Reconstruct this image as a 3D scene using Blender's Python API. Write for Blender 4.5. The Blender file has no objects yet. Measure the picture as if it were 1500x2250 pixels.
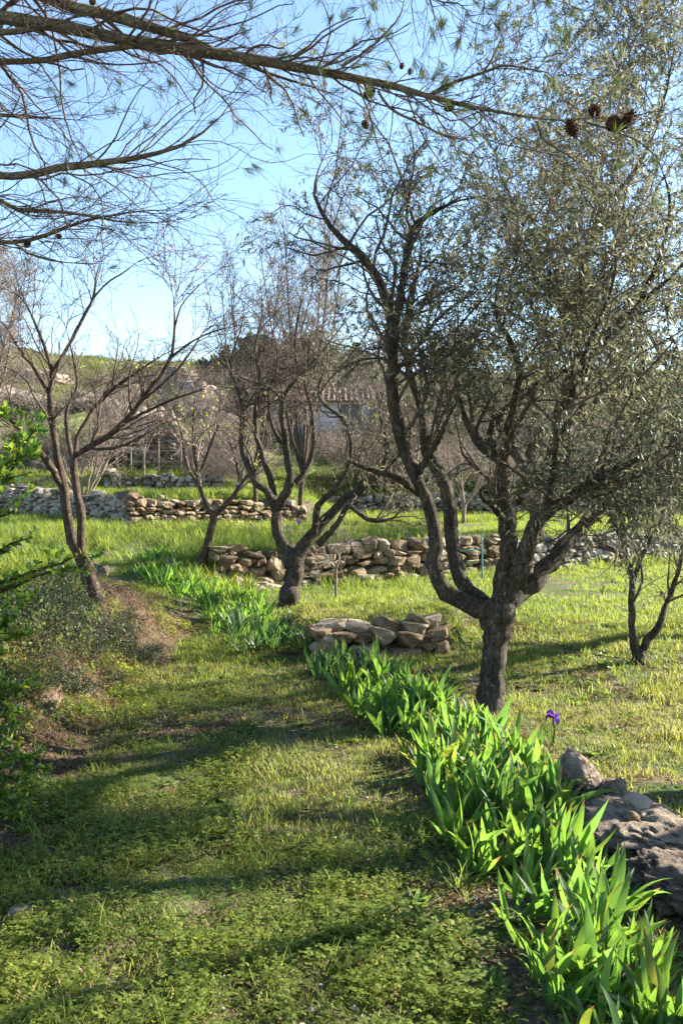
import bpy, math, random
import numpy as np
from mathutils import Vector, Matrix, noise as mnoise

random.seed(7)
RNG = np.random.default_rng(11)
SC = bpy.context.scene
COL = SC.collection

# ------------------------------------------------------------------ camera
F = 1818.0                       # focal length in photo pixels (1500 x 2250)
PITCH = math.atan(65 / F)        # looks slightly down
CAMH = 1.6
cam_d = bpy.data.cameras.new('camera')
cam = bpy.data.objects.new('camera', cam_d)
COL.objects.link(cam)
cam_d.sensor_fit = 'VERTICAL'
cam_d.sensor_height = 24.0
cam_d.lens = 24.0 * F / 2250.0
cam_d.clip_start = 0.05
cam_d.clip_end = 3000
cam.location = (0, 0, CAMH)
cam.rotation_euler = (math.pi / 2 - PITCH, 0, 0)
SC.camera = cam

# ------------------------------------------------------------------ light
SUN_AZ = math.radians(67)        # clockwise from the view direction (+Y) towards +X
SUN_EL = math.radians(26)
world = bpy.data.worlds.new('World')
SC.world = world
world.use_nodes = True
wn = world.node_tree
bg = wn.nodes['Background']
sky = wn.nodes.new('ShaderNodeTexSky')
sky.sky_type = 'NISHITA'
sky.sun_disc = False
sky.sun_elevation = SUN_EL
sky.sun_rotation = SUN_AZ
sky.altitude = 100
sky.air_density = 1.15
sky.dust_density = 0.05
sky.ozone_density = 2.6
wn.links.new(sky.outputs[0], bg.inputs[0])
bg.inputs[1].default_value = 0.076
sun_d = bpy.data.lights.new('sun', 'SUN')
sun_d.energy = 5.0
sun_d.angle = math.radians(0.55)
sun_d.color = (1.0, 0.93, 0.80)
sun = bpy.data.objects.new('sun', sun_d)
COL.objects.link(sun)
TOSUN = Vector((math.sin(SUN_AZ) * math.cos(SUN_EL), math.cos(SUN_AZ) * math.cos(SUN_EL), math.sin(SUN_EL)))
sun.rotation_euler = TOSUN.to_track_quat('Z', 'Y').to_euler()
sun.location = (8, 4, 8)
SC.view_settings.view_transform = 'Standard'
SC.view_settings.look = 'None'
SC.view_settings.gamma = 1
SC.view_settings.use_curve_mapping = False
SC.view_settings.exposure = 2.3
SC.render.engine = 'CYCLES'
SC.cycles.max_bounces = 6
SC.cycles.diffuse_bounces = 3
SC.cycles.glossy_bounces = 2
SC.cycles.transmission_bounces = 4
SC.cycles.sample_clamp_indirect = 6

# ------------------------------------------------------------------ projection helpers
CP, SP = math.cos(PITCH), math.sin(PITCH)
def W(px, py, d):
    u = (px - 750) / F * d
    v = (1125 - py) / F * d
    return np.array([u, d * CP + v * SP, CAMH + v * CP - d * SP])

def S(a, b, v):
    t = np.clip((np.asarray(v, float) - a) / (b - a), 0, 1)
    return t * t * (3 - 2 * t)

# cheap smooth value noise, vectorised
_perm = np.random.default_rng(3).random((257, 257))
def vn(x, y):
    x = np.asarray(x, float); y = np.asarray(y, float)
    xi = np.floor(x).astype(int); yi = np.floor(y).astype(int)
    fx = x - xi; fy = y - yi
    fx = fx * fx * (3 - 2 * fx); fy = fy * fy * (3 - 2 * fy)
    a = _perm[xi % 257, yi % 257]; b = _perm[(xi + 1) % 257, yi % 257]
    c = _perm[xi % 257, (yi + 1) % 257]; d = _perm[(xi + 1) % 257, (yi + 1) % 257]
    return (a * (1 - fx) + b * fx) * (1 - fy) + (c * (1 - fx) + d * fx) * fy - 0.5
def fbm(x, y, o=4):
    s = 0; a = 1.0
    for i in range(o):
        s = s + a * vn(x * 2 ** i + 17.3 * i, y * 2 ** i + 5.1 * i); a *= 0.5
    return s

# ------------------------------------------------------------------ terrain
ML0, MLS = (-1.95, 11.8), 0.63       # middle retaining wall line: y = 11.8 + .63 (x+1.95)
def ml_y(x): return ML0[1] + MLS * (np.asarray(x, float) - ML0[0])
def bw_y(x):
    x = np.asarray(x, float)
    return np.where(x > -4.43, 17.5 + 0.72 * (x + 4.43), 17.5 - 1.29 * (x + 4.43))
def H(x, y, fine=True):
    x = np.asarray(x, float); y = np.asarray(y, float)
    w = 1 - S(-2.6, -0.6, x)
    low = 0.62 * S(8.6, 14.5, y) * w
    hi = 0.55 + 0.15 * S(-2.5, -6, x)
    stepw = S(0.05, 0.42, y - ml_y(x))
    wall_here = S(-2.4, -1.9, x)
    z = low * (1 - wall_here) + (low + (hi - low) * stepw) * wall_here
    z = np.maximum(z, low)
    # behind the back wall
    pb = S(0.05, 0.45, y - bw_y(x)) * (1 - S(-1.3, 0.4, x))
    z = z + (1.24 - z) * pb
    # far terrace on the right
    pf = S(26.2, 26.7, y - 0.05 * x)
    z = np.where(x > -1.5, z + np.maximum(0, 1.15 - z) * pf * S(-1.5, -0.9, x), z)
    # upper wall on the left
    pu = S(25.3, 25.8, y) * (1 - S(-4.2, -2.0, x))
    z = z + np.maximum(0, 1.82 - z) * pu
    # hill
    t = np.clip((y - 26.5) / 36.0, 0, 3)
    top = 7.9 + 1.3 * S(-8, -30, x) + 0.8 * fbm(x * 0.06, y * 0.05, 3)
    hill = top * (1 - (1 - np.clip(t, 0, 1)) ** 1.55)
    hill = hill - 2.5 * np.clip(t - 1, 0, 2)
    z = z + hill * S(26.0, 29.0, y)
    z = z + 0.55 * fbm(x * 0.35 + 9, y * 0.35, 3) * S(27, 34, y)
    # left bank beside the path, and the low ridge under the iris bed
    bank = 0.55 * S(-1.55, -2.5, x) * S(3.7, 5.2, y) * (1 - S(8.2, 11, y))
    z = z + bank
    z = z + 0.5 * S(-3.2, -7, x) * (1 - S(9, 14, y))
    # small raised bed behind the short wall
    bx = S(-0.55, -0.35, x) * (1 - S(1.05, 1.3, x))
    z = z + 0.24 * bx * S(8.0, 8.3, y) * (1 - S(8.9, 10.8, y))
    if fine:
        n = 0.05 * fbm(x * 1.3, y * 1.3, 3) + 0.018 * fbm(x * 6, y * 6, 2)
        z = z + n * (1 - 0.3 * S(10, 14, y))
    return z

def G(px, py, dmin=1.5, dmax=120):
    """world point where the line of sight through a photo pixel meets the ground"""
    ds = np.linspace(dmin, dmax, 6000)
    u = (px - 750) / F; v = (1125 - py) / F
    xs = u * ds; ys = ds * CP + v * ds * SP; zs = CAMH + v * ds * CP - ds * SP
    h = H(xs, ys)
    k = np.argmax(zs < h)
    if zs[k] >= h[k]: k = len(ds) - 1
    return np.array([xs[k], ys[k], h[k]]), ds[k]

# ------------------------------------------------------------------ node helpers
def new_mat(name):
    m = bpy.data.materials.new(name); m.use_nodes = True
    nt = m.node_tree
    for n in list(nt.nodes):
        if n.type != 'OUTPUT_MATERIAL': nt.nodes.remove(n)
    return m, nt, [n for n in nt.nodes if n.type == 'OUTPUT_MATERIAL'][0]
def N(nt, t, **kw):
    n = nt.nodes.new(t)
    for k, v in kw.items():
        if k in n.inputs: n.inputs[k].default_value = v
        else: setattr(n, k, v)
    return n
def ramp(nt, fac, stops):
    r = nt.nodes.new('ShaderNodeValToRGB')
    el = r.color_ramp.elements
    while len(el) < len(stops): el.new(0.5)
    for e, (p, c) in zip(el, stops):
        e.position = p; e.color = (*c, 1)
    nt.links.new(fac, r.inputs[0])
    return r.outputs[0]
def mixc(nt, fac, a, b, mode='MIX'):
    m = nt.nodes.new('ShaderNodeMix'); m.data_type = 'RGBA'; m.blend_type = mode
    for sock, v in ((m.inputs[0], fac), (m.inputs[6], a), (m.inputs[7], b)):
        if hasattr(v, 'links') or hasattr(v, 'is_linked'): nt.links.new(v, sock)
        elif isinstance(v, (int, float)): sock.default_value = v
        else: sock.default_value = (*v, 1)
    return m.outputs[2]
def pos_noise(nt, scale, detail=4, rough=0.55, vec=None, stretch=None, obj=False):
    if vec is None:
        if obj: vec = nt.nodes.new('ShaderNodeTexCoord').outputs['Object']
        else: vec = nt.nodes.new('ShaderNodeNewGeometry').outputs['Position']
    if stretch:
        mp = nt.nodes.new('ShaderNodeMapping'); mp.inputs['Scale'].default_value = stretch
        nt.links.new(vec, mp.inputs['Vector']); vec = mp.outputs[0]
    n = N(nt, 'ShaderNodeTexNoise', Scale=scale, Detail=detail, Roughness=rough)
    nt.links.new(vec, n.inputs['Vector'])
    return n.outputs[0]

def rnd_attr(nt):
    a = nt.nodes.new('ShaderNodeAttribute'); a.attribute_name = 'rnd'
    return a.outputs['Fac']

ALB = 0.84
def leaf_mat(name, front, back, trans, tw=0.45, rough=0.45, var=0.35, spec=0.35, big=0.6, alt=None, alt_at=0.93, veins=False):
    """two-sided leaf: upper and lower face colours, light passing through"""
    front, back, trans = [tuple(c * ALB for c in t) for t in (front, back, trans)]
    m, nt, out = new_mat(name)
    L = nt.links.new
    g = nt.nodes.new('ShaderNodeNewGeometry')
    r = rnd_attr(nt)
    col = mixc(nt, g.outputs['Backfacing'], front, back)
    v = ramp(nt, r, [(0, (1 - var,) * 3), (0.5, (1, 1, 1)), (1, (1 + var,) * 3)])
    col = mixc(nt, 1.0, col, v, 'MULTIPLY')
    nb = pos_noise(nt, big, 3)
    v2 = ramp(nt, nb, [(0.3, (0.78, 0.85, 0.9)), (0.7, (1.2, 1.1, 0.9))])
    col = mixc(nt, 1.0, col, v2, 'MULTIPLY')
    tcol = mixc(nt, 1.0, mixc(nt, 1.0, trans, v, 'MULTIPLY'), v2, 'MULTIPLY')
    if alt:
        th = nt.nodes.new('ShaderNodeMath'); th.operation = 'GREATER_THAN'; th.inputs[1].default_value = alt_at
        L(r, th.inputs[0])
        col = mixc(nt, th.outputs[0], col, alt); tcol = mixc(nt, th.outputs[0], tcol, alt)
    bumpn = None
    if veins:
        vz = pos_noise(nt, 1.0, 3, 0.6, stretch=(170, 170, 2.5), obj=True)
        vc = ramp(nt, vz, [(0.35, (0.78, 0.82, 0.85)), (0.65, (1.15, 1.1, 1.0))])
        col = mixc(nt, 1.0, col, vc, 'MULTIPLY'); tcol = mixc(nt, 1.0, tcol, vc, 'MULTIPLY')
        oc = nt.nodes.new('ShaderNodeTexCoord'); sz = nt.nodes.new('ShaderNodeSeparateXYZ'); L(oc.outputs['Object'], sz.inputs[0])
        ln = nt.nodes.new('ShaderNodeVectorMath'); ln.operation = 'LENGTH'; L(oc.outputs['Object'], ln.inputs[0])
        oi = nt.nodes.new('ShaderNodeObjectInfo')
        ad = nt.nodes.new('ShaderNodeMath'); ad.operation = 'MULTIPLY_ADD'; L(oi.outputs['Random'], ad.inputs[0]); ad.inputs[1].default_value = 0.16; L(ln.outputs['Value'], ad.inputs[2])
        tip = ramp(nt, ad.outputs[0], [(0.985, (0, 0, 0)), (1.0, (1, 1, 1))])
        col = mixc(nt, tip, col, (0.22, 0.15, 0.07)); tcol = mixc(nt, tip, tcol, (0.25, 0.16, 0.06))
        hue = ramp(nt, oi.outputs['Random'], [(0, (0.85, 0.94, 1.15)), (0.5, (1, 1, 1)), (0.96, (1.12, 1.05, 0.85)), (0.985, (1.6, 1.0, 0.9))])
        col = mixc(nt, 1.0, col, hue, 'MULTIPLY'); tcol = mixc(nt, 1.0, tcol, hue, 'MULTIPLY')
        bumpn = N(nt, 'ShaderNodeBump', Strength=0.35, Distance=0.004); L(vz, bumpn.inputs['Height'])
    p = N(nt, 'ShaderNodeBsdfPrincipled', Roughness=rough)
    p.inputs['Specular IOR Level'].default_value = spec
    if bumpn: L(bumpn.outputs[0], p.inputs['Normal'])
    L(col, p.inputs['Base Color'])
    t = nt.nodes.new('ShaderNodeBsdfTranslucent'); L(tcol, t.inputs[0])
    mx = nt.nodes.new('ShaderNodeMixShader'); mx.inputs[0].default_value = tw
    L(p.outputs[0], mx.inputs[1]); L(t.outputs[0], mx.inputs[2]); L(mx.outputs[0], out.inputs[0])
    return m

def bark_mat(name, c1, c2, c3, scale=14, stretch=(1, 1, 0.3), bump=0.6, lichen=0.0, lcol=(0.32, 0.33, 0.24)):
    m, nt, out = new_mat(name)
    L = nt.links.new
    c1, c2, c3, lcol = [tuple(v * 1.12 for v in c) for c in (c1, c2, c3, lcol)]
    a = pos_noise(nt, scale, 6, 0.72, stretch=stretch)
    b = pos_noise(nt, scale * 0.25, 3)
    col = ramp(nt, a, [(0.3, c1), (0.52, c2), (0.72, c3)])
    col = mixc(nt, 0.6, col, ramp(nt, b, [(0.3, (0.6, 0.6, 0.62)), (0.7, (1.25, 1.2, 1.1))]), 'MULTIPLY')
    if lichen:
        l = pos_noise(nt, scale * 1.7, 4, 0.6)
        lm = ramp(nt, l, [(0.62 - lichen * 0.14, (0, 0, 0)), (0.66, (1, 1, 1))])
        col = mixc(nt, lm, col, lcol)
    p = N(nt, 'ShaderNodeBsdfPrincipled', Roughness=0.9)
    p.inputs['Specular IOR Level'].default_value = 0.2
    L(col, p.inputs['Base Color'])
    bp = N(nt, 'ShaderNodeBump', Strength=min(1, bump * 1.25), Distance=0.035)
    fs = pos_noise(nt, scale * 3.2, 5, 0.75, stretch=(stretch[0], stretch[1], stretch[2] * .6))
    rid = nt.nodes.new('ShaderNodeMath'); rid.operation = 'SUBTRACT'; L(fs, rid.inputs[0]); rid.inputs[1].default_value = 0.5
    ab = nt.nodes.new('ShaderNodeMath'); ab.operation = 'ABSOLUTE'; L(rid.outputs[0], ab.inputs[0])
    crk = ramp(nt, ab.outputs[0], [(0.0, (0, 0, 0)), (0.07, (1, 1, 1))])
    col2 = mixc(nt, 0.4, col, crk, 'MULTIPLY'); L(col2, p.inputs['Base Color'])
    bw = nt.nodes.new('ShaderNodeRGBToBW'); L(crk, bw.inputs[0])
    sm = nt.nodes.new('ShaderNodeMath'); sm.operation = 'MULTIPLY_ADD'; L(bw.outputs[0], sm.inputs[0]); sm.inputs[1].default_value = 0.25; L(a, sm.inputs[2])
    L(sm.outputs[0], bp.inputs['Height']); L(bp.outputs[0], p.inputs['Normal']); L(p.outputs[0], out.inputs[0])
    return m

def stone_mat(name, stops, bump=0.8, scale=9, spots=(0.42, 0.41, 0.37)):
    m, nt, out = new_mat(name)
    L = nt.links.new
    stops = [(p_, tuple(v * .9 for v in c_)) for p_, c_ in stops]
    oi = nt.nodes.new('ShaderNodeObjectInfo')
    n1 = pos_noise(nt, scale, 7, 0.6); n2 = pos_noise(nt, scale * 5, 5, 0.7)
    mth = nt.nodes.new('ShaderNodeMath'); mth.operation = 'MULTIPLY_ADD'
    L(oi.outputs['Random'], mth.inputs[0]); mth.inputs[1].default_value = 0.46
    sub = nt.nodes.new('ShaderNodeMath'); sub.operation = 'SUBTRACT'; L(n1, sub.inputs[0]); sub.inputs[1].default_value = 0.2
    L(sub.outputs[0], mth.inputs[2])
    col = ramp(nt, mth.outputs[0], stops)
    col = mixc(nt, ramp(nt, n2, [(0.55, (0, 0, 0)), (0.72, (0.7,) * 3)]), col, spots)
    col = mixc(nt, 0.5, col, ramp(nt, n2, [(0.3, (0.55, 0.52, 0.5)), (0.6, (1.15, 1.12, 1.05))]), 'MULTIPLY')
    p = N(nt, 'ShaderNodeBsdfPrincipled', Roughness=0.92)
    p.inputs['Specular IOR Level'].default_value = 0.15
    L(col, p.inputs['Base Color'])
    add = nt.nodes.new('ShaderNodeMath'); add.operation = 'MULTIPLY_ADD'; L(n2, add.inputs[0]); add.inputs[1].default_value = 0.35; L(n1, add.inputs[2])
    bp = N(nt, 'ShaderNodeBump', Strength=bump, Distance=0.05)
    L(add.outputs[0], bp.inputs['Height']); L(bp.outputs[0], p.inputs['Normal']); L(p.outputs[0], out.inputs[0])
    return m

def flat_mat(name, col, rough=0.8, nscale=20, var=0.25):
    m, nt, out = new_mat(name)
    a = pos_noise(nt, nscale, 4)
    c = mixc(nt, 1.0, col, ramp(nt, a, [(0.3, (1 - var,) * 3), (0.7, (1 + var,) * 3)]), 'MULTIPLY')
    p = N(nt, 'ShaderNodeBsdfPrincipled', Roughness=rough)
    nt.links.new(c, p.inputs['Base Color']); nt.links.new(p.outputs[0], out.inputs[0])
    return m

M = {}
M['olive_bark'] = bark_mat('olive_bark', (0.034, 0.026, 0.019), (0.1, 0.079, 0.058), (0.2, 0.163, 0.12), 16, (1, 1, 0.28), 0.8, 0.25, (0.16, 0.16, 0.12))
M['brown_bark'] = bark_mat('brown_bark', (0.034, 0.023, 0.017), (0.095, 0.066, 0.048), (0.19, 0.14, 0.105), 20, (1, 1, 0.6), 0.6, 0.12, (0.2, 0.17, 0.13))
M['pale_bark'] = bark_mat('pale_bark', (0.13, 0.1, 0.075), (0.27, 0.22, 0.17), (0.4, 0.34, 0.27), 20, (1, 1, 0.5), 0.4, 0.2)
M['pine_bark'] = bark_mat('pine_bark', (0.08, 0.063, 0.048), (0.25, 0.205, 0.15), (0.4, 0.34, 0.25), 30, (0.5, 1, 1), 0.7, 0.9, (0.3, 0.29, 0.14))
M['twig'] = bark_mat('twig_bark', (0.045, 0.032, 0.026), (0.11, 0.08, 0.063), (0.19, 0.15, 0.12), 25, (1, 1, 1), 0.2)
M['grey_twig'] = bark_mat('grey_twig_bark', (0.13, 0.1, 0.085), (0.25, 0.2, 0.17), (0.38, 0.31, 0.26), 25, (1, 1, 1), 0.2)
M['olive_leaf'] = leaf_mat('olive_leaf', (0.055, 0.07, 0.047), (0.27, 0.285, 0.23), (0.26, 0.26, 0.15), 0.36, 0.5, 0.35, 0.22, 0.9)
M['pine_needle'] = leaf_mat('pine_needle', (0.06, 0.1, 0.035), (0.06, 0.1, 0.035), (0.16, 0.2, 0.06), 0.3, 0.5, 0.4, 0.3, 2)
M['dark_leaf'] = leaf_mat('dark_leaf', (0.035, 0.058, 0.028), (0.05, 0.075, 0.038), (0.08, 0.12, 0.035), 0.3, 0.5, 0.4, 0.3, 0.3)
M['scrub_leaf'] = leaf_mat('scrub_leaf', (0.09, 0.12, 0.045), (0.11, 0.13, 0.06), (0.2, 0.26, 0.06), 0.35, 0.6, 0.4, 0.2, 0.25)
M['dry_leaf'] = leaf_mat('dry_leaf', (0.2, 0.125, 0.08), (0.3, 0.21, 0.145), (0.2, 0.11, 0.05), 0.25, 0.7, 0.5, 0.2, 3)
M['shrub_leaf'] = leaf_mat('shrub_leaf', (0.07, 0.15, 0.025), (0.12, 0.2, 0.05), (0.32, 0.5, 0.05), 0.42, 0.28, 0.3, 0.5, 2.5, (0.5, 0.4, 0.03), 0.975)
M['lime_leaf'] = leaf_mat('lime_leaf', (0.16, 0.26, 0.03), (0.2, 0.3, 0.05), (0.5, 0.7, 0.06), 0.5, 0.5, 0.3, 0.3, 1)
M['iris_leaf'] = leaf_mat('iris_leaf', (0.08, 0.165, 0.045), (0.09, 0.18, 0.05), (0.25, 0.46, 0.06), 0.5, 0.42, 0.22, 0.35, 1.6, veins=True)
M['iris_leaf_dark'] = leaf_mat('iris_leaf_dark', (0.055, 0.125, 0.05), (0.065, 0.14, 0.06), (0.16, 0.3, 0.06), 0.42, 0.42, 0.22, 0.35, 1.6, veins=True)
M['grass'] = leaf_mat('grass_blade', (0.18, 0.215, 0.055), (0.19, 0.22, 0.06), (0.5, 0.53, 0.1), 0.45, 0.5, 0.45, 0.3, 1.2, (0.36, 0.29, 0.14), 0.9)
M['tall_grass'] = leaf_mat('tall_grass_blade', (0.14, 0.2, 0.04), (0.15, 0.21, 0.045), (0.37, 0.46, 0.06), 0.5, 0.5, 0.35, 0.3, 0.7, (0.4, 0.34, 0.12), 0.97)
M['hill_grass'] = leaf_mat('hill_grass_blade', (0.13, 0.16, 0.045), (0.14, 0.17, 0.05), (0.27, 0.32, 0.07), 0.4, 0.6, 0.4, 0.2, 0.25, (0.26, 0.2, 0.12), 0.75)
M['weed'] = leaf_mat('weed_leaf', (0.09, 0.15, 0.035), (0.1, 0.16, 0.045), (0.24, 0.34, 0.05), 0.4, 0.5, 0.35, 0.2, 1.5)
M['clover'] = leaf_mat('clover_leaf', (0.14, 0.19, 0.035), (0.15, 0.2, 0.04), (0.44, 0.5, 0.055), 0.45, 0.6, 0.5, 0.15, 1.5, (0.35, 0.25, 0.1), 0.93)
M['petal'] = leaf_mat('iris_petal', (0.075, 0.022, 0.24), (0.1, 0.035, 0.28), (0.15, 0.04, 0.4), 0.45, 0.6, 0.25, 0.2, 8)
M['pink_petal'] = leaf_mat('pink_petal', (0.55, 0.25, 0.42), (0.5, 0.25, 0.4), (0.6, 0.3, 0.45), 0.45, 0.6, 0.25, 0.2, 8)
M['red_petal'] = leaf_mat('red_petal', (0.55, 0.04, 0.03), (0.5, 0.05, 0.04), (0.7, 0.08, 0.05), 0.4, 0.6, 0.25, 0.2, 8)
M['cone'] = bark_mat('cone_scale', (0.035, 0.018, 0.012), (0.1, 0.05, 0.032), (0.2, 0.12, 0.075), 60, (1, 1, 1), 0.5)
M['stone_warm'] = stone_mat('warm_stone', [(0.25, (0.1, 0.066, 0.042)), (0.42, (0.2, 0.14, 0.085)), (0.6, (0.3, 0.22, 0.14)), (0.8, (0.36, 0.3, 0.22))], spots=(.26,.235,.2))
M['stone_grey'] = stone_mat('grey_stone', [(0.25, (0.1, 0.08, 0.065)), (0.42, (0.21, 0.17, 0.135)), (0.6, (0.31, 0.27, 0.22)), (0.8, (0.4, 0.37, 0.33))], spots=(.3,.29,.26))
M['rock_pink'] = stone_mat('pink_rock', [(0.25, (0.11, 0.085, 0.07)), (0.42, (0.2, 0.155, 0.125)), (0.6, (0.29, 0.23, 0.19)), (0.8, (0.37, 0.32, 0.28))], 1.0, 3, spots=(.22, .19, .16))
M['bank_rock'] = stone_mat('bank_rock', [(0.25, (0.08, 0.05, 0.04)), (0.45, (0.15, 0.1, 0.08)), (0.62, (0.23, 0.165, 0.135)), (0.8, (0.3, 0.24, 0.2))], 1.0, 5, spots=(.2, .15, .12))
M['rock_dark'] = stone_mat('dark_rock', [(0.25, (0.09, 0.07, 0.055)), (0.45, (0.19, 0.15, 0.115)), (0.62, (0.3, 0.235, 0.175)), (0.8, (0.38, 0.31, 0.24))], 1.0, 11, spots=(.2, .16, .13))
M['teal'] = flat_mat('teal_paint', (0.05, 0.26, 0.25), 0.5)
M['post'] = flat_mat('weathered_wood', (0.17, 0.145, 0.12))
M['plaster'] = flat_mat('white_plaster', (0.42, 0.43, 0.47), 0.9, 1.5, 0.16)
M['tile'] = flat_mat('terracotta_tile', (0.25, 0.17, 0.13), 0.85, 6, 0.3)
M['shutter'] = flat_mat('dark_shutter', (0.1, 0.085, 0.08), 0.6)
M['wire'] = flat_mat('grey_wire', (0.25, 0.25, 0.24), 0.5)

def ground_mat():
    m, nt, out = new_mat('soil_and_turf')
    L = nt.links.new
    a = pos_noise(nt, 3.0, 6, 0.62); b = pos_noise(nt, 42, 6, 0.7); c = pos_noise(nt, 0.5, 4, 0.6)
    soil = ramp(nt, b, [(0.3, (0.05, 0.035, 0.025)), (0.5, (0.13, 0.094, 0.066)), (0.66, (0.24, 0.18, 0.13)), (0.8, (0.36, 0.31, 0.25))])
    turf = ramp(nt, b, [(0.3, (0.035, 0.055, 0.015)), (0.55, (0.085, 0.13, 0.03)), (0.75, (0.18, 0.2, 0.06))])
    col = mixc(nt, ramp(nt, a, [(0.4, (0, 0, 0)), (0.56, (1, 1, 1))]), soil, turf)
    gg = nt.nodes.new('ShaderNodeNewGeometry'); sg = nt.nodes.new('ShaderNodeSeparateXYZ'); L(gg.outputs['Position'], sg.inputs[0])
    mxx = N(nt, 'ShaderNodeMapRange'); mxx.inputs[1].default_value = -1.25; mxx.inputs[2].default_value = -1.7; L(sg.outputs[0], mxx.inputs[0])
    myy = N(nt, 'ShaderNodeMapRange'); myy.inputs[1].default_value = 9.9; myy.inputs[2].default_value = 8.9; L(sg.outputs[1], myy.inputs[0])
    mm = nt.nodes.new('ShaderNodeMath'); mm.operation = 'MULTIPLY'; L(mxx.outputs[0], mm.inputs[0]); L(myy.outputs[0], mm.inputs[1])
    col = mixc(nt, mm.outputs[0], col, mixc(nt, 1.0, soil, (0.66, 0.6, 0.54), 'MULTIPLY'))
    # hill: scrubby green, straw and bare earth further away
    g = nt.nodes.new('ShaderNodeNewGeometry'); sx = nt.nodes.new('ShaderNodeSeparateXYZ'); L(g.outputs['Position'], sx.inputs[0])
    far = N(nt, 'ShaderNodeMapRange'); far.inputs[1].default_value = 20; far.inputs[2].default_value = 30; L(sx.outputs[1], far.inputs[0])
    hillc = ramp(nt, pos_noise(nt, 0.7, 8, 0.68), [(0.34, (0.12, 0.09, 0.06)), (0.45, (0.12, 0.135, 0.045)), (0.55, (0.18, 0.22, 0.06)), (0.66, (0.24, 0.23, 0.12)), (0.74, (0.33, 0.27, 0.2))])
    col = mixc(nt, far.outputs[0], col, hillc)
    p = N(nt, 'ShaderNodeBsdfPrincipled', Roughness=0.95)
    p.inputs['Specular IOR Level'].default_value = 0.1
    L(col, p.inputs['Base Color'])
    bp = N(nt, 'ShaderNodeBump', Strength=0.9, Distance=0.03)
    L(b, bp.inputs['Height']); L(bp.outputs[0], p.inputs['Normal']); L(p.outputs[0], out.inputs[0])
    return m
M['ground'] = ground_mat()

# ------------------------------------------------------------------ mesh and object helpers
def mesh_np(name, verts, faces_list, mat, rnd=None, smooth=False):
    """faces_list: list of (n, k) int arrays"""
    me = bpy.data.meshes.new(name)
    verts = np.asarray(verts, np.float32)
    me.vertices.add(len(verts)); me.vertices.foreach_set('co', verts.ravel())
    faces_list = [np.asarray(f, np.int32) for f in faces_list if len(f)]
    loops = np.concatenate([f.ravel() for f in faces_list])
    counts = np.concatenate([np.full(len(f), f.shape[1], np.int32) for f in faces_list])
    starts = np.concatenate([[0], np.cumsum(counts)[:-1]]).astype(np.int32)
    me.loops.add(len(loops)); me.loops.foreach_set('vertex_index', loops)
    me.polygons.add(len(counts)); me.polygons.foreach_set('loop_start', starts)
    me.polygons.foreach_set('use_smooth', np.full(len(counts), smooth))
    if rnd is not None:
        at = me.attributes.new('rnd', 'FLOAT', 'POINT'); at.data.foreach_set('value', np.asarray(rnd, np.float32))
    me.update(calc_edges=True)
    if mat is not None: me.materials.append(mat)
    return me
def ob(name, data, parent=None, label=None, cat=None, group=None, kind=None, loc=None):
    o = bpy.data.objects.new(name, data); COL.objects.link(o)
    if parent: o.parent = parent
    if loc is not None: o.location = loc
    if label: o['label'] = label
    if cat: o['category'] = cat
    if group: o['group'] = group
    if kind: o['kind'] = kind
    return o
def thing(name, label, cat, loc=(0, 0, 0), group=None):
    return ob(name, None, None, label, cat, group, 'thing', loc)

def norm(v): return v / np.maximum(np.linalg.norm(v, axis=-1, keepdims=True), 1e-9)

def tubes(batches, sides, off=(0, 0, 0), bumpy=0.0):
    """batches: list of (P (n,k,3), R (n,k)) -> verts, quads"""
    V, Q, base = [], [], 0
    for P, R in batches:
        n, k = R.shape
        if n == 0: continue
        T = np.empty_like(P)
        T[:, 1:-1] = P[:, 2:] - P[:, :-2]; T[:, 0] = P[:, 1] - P[:, 0]; T[:, -1] = P[:, -1] - P[:, -2]
        T = norm(T)
        ref = np.zeros((n, 3)); ax = np.argmin(np.abs(T[:, 0]), axis=1); ref[np.arange(n), ax] = 1
        U = np.empty_like(P)
        U[:, 0] = norm(np.cross(T[:, 0], ref))
        for i in range(1, k):
            u = U[:, i - 1] - T[:, i] * np.sum(U[:, i - 1] * T[:, i], -1, keepdims=True)
            U[:, i] = norm(u)
        B = np.cross(T, U)
        a = np.arange(sides) * 2 * math.pi / sides
        RR = np.repeat(R[:, :, None], sides, 2)
        if bumpy:
            RR = RR * (1 + bumpy * RNG.normal(size=RR.shape).clip(-1.5, 1.5))
        ring = P[:, :, None] + RR[..., None] * (np.cos(a)[None, None, :, None] * U[:, :, None] + np.sin(a)[None, None, :, None] * B[:, :, None])
        V.append(ring.reshape(-1, 3) - np.array(off))
        idx = base + np.arange(n * k * sides).reshape(n, k, sides)
        nx = np.roll(idx, -1, axis=2)
        q = np.stack([idx[:, :-1], nx[:, :-1], nx[:, 1:], idx[:, 1:]], -1).reshape(-1, 4)
        Q.append(q); base += n * k * sides
    return np.concatenate(V), np.concatenate(Q)
def tube_mesh(name, batches, sides, mat, off=(0, 0, 0), bumpy=0.0):
    v, q = tubes(batches, sides, off, bumpy)
    return mesh_np(name, v, [q], mat, smooth=True)

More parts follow.
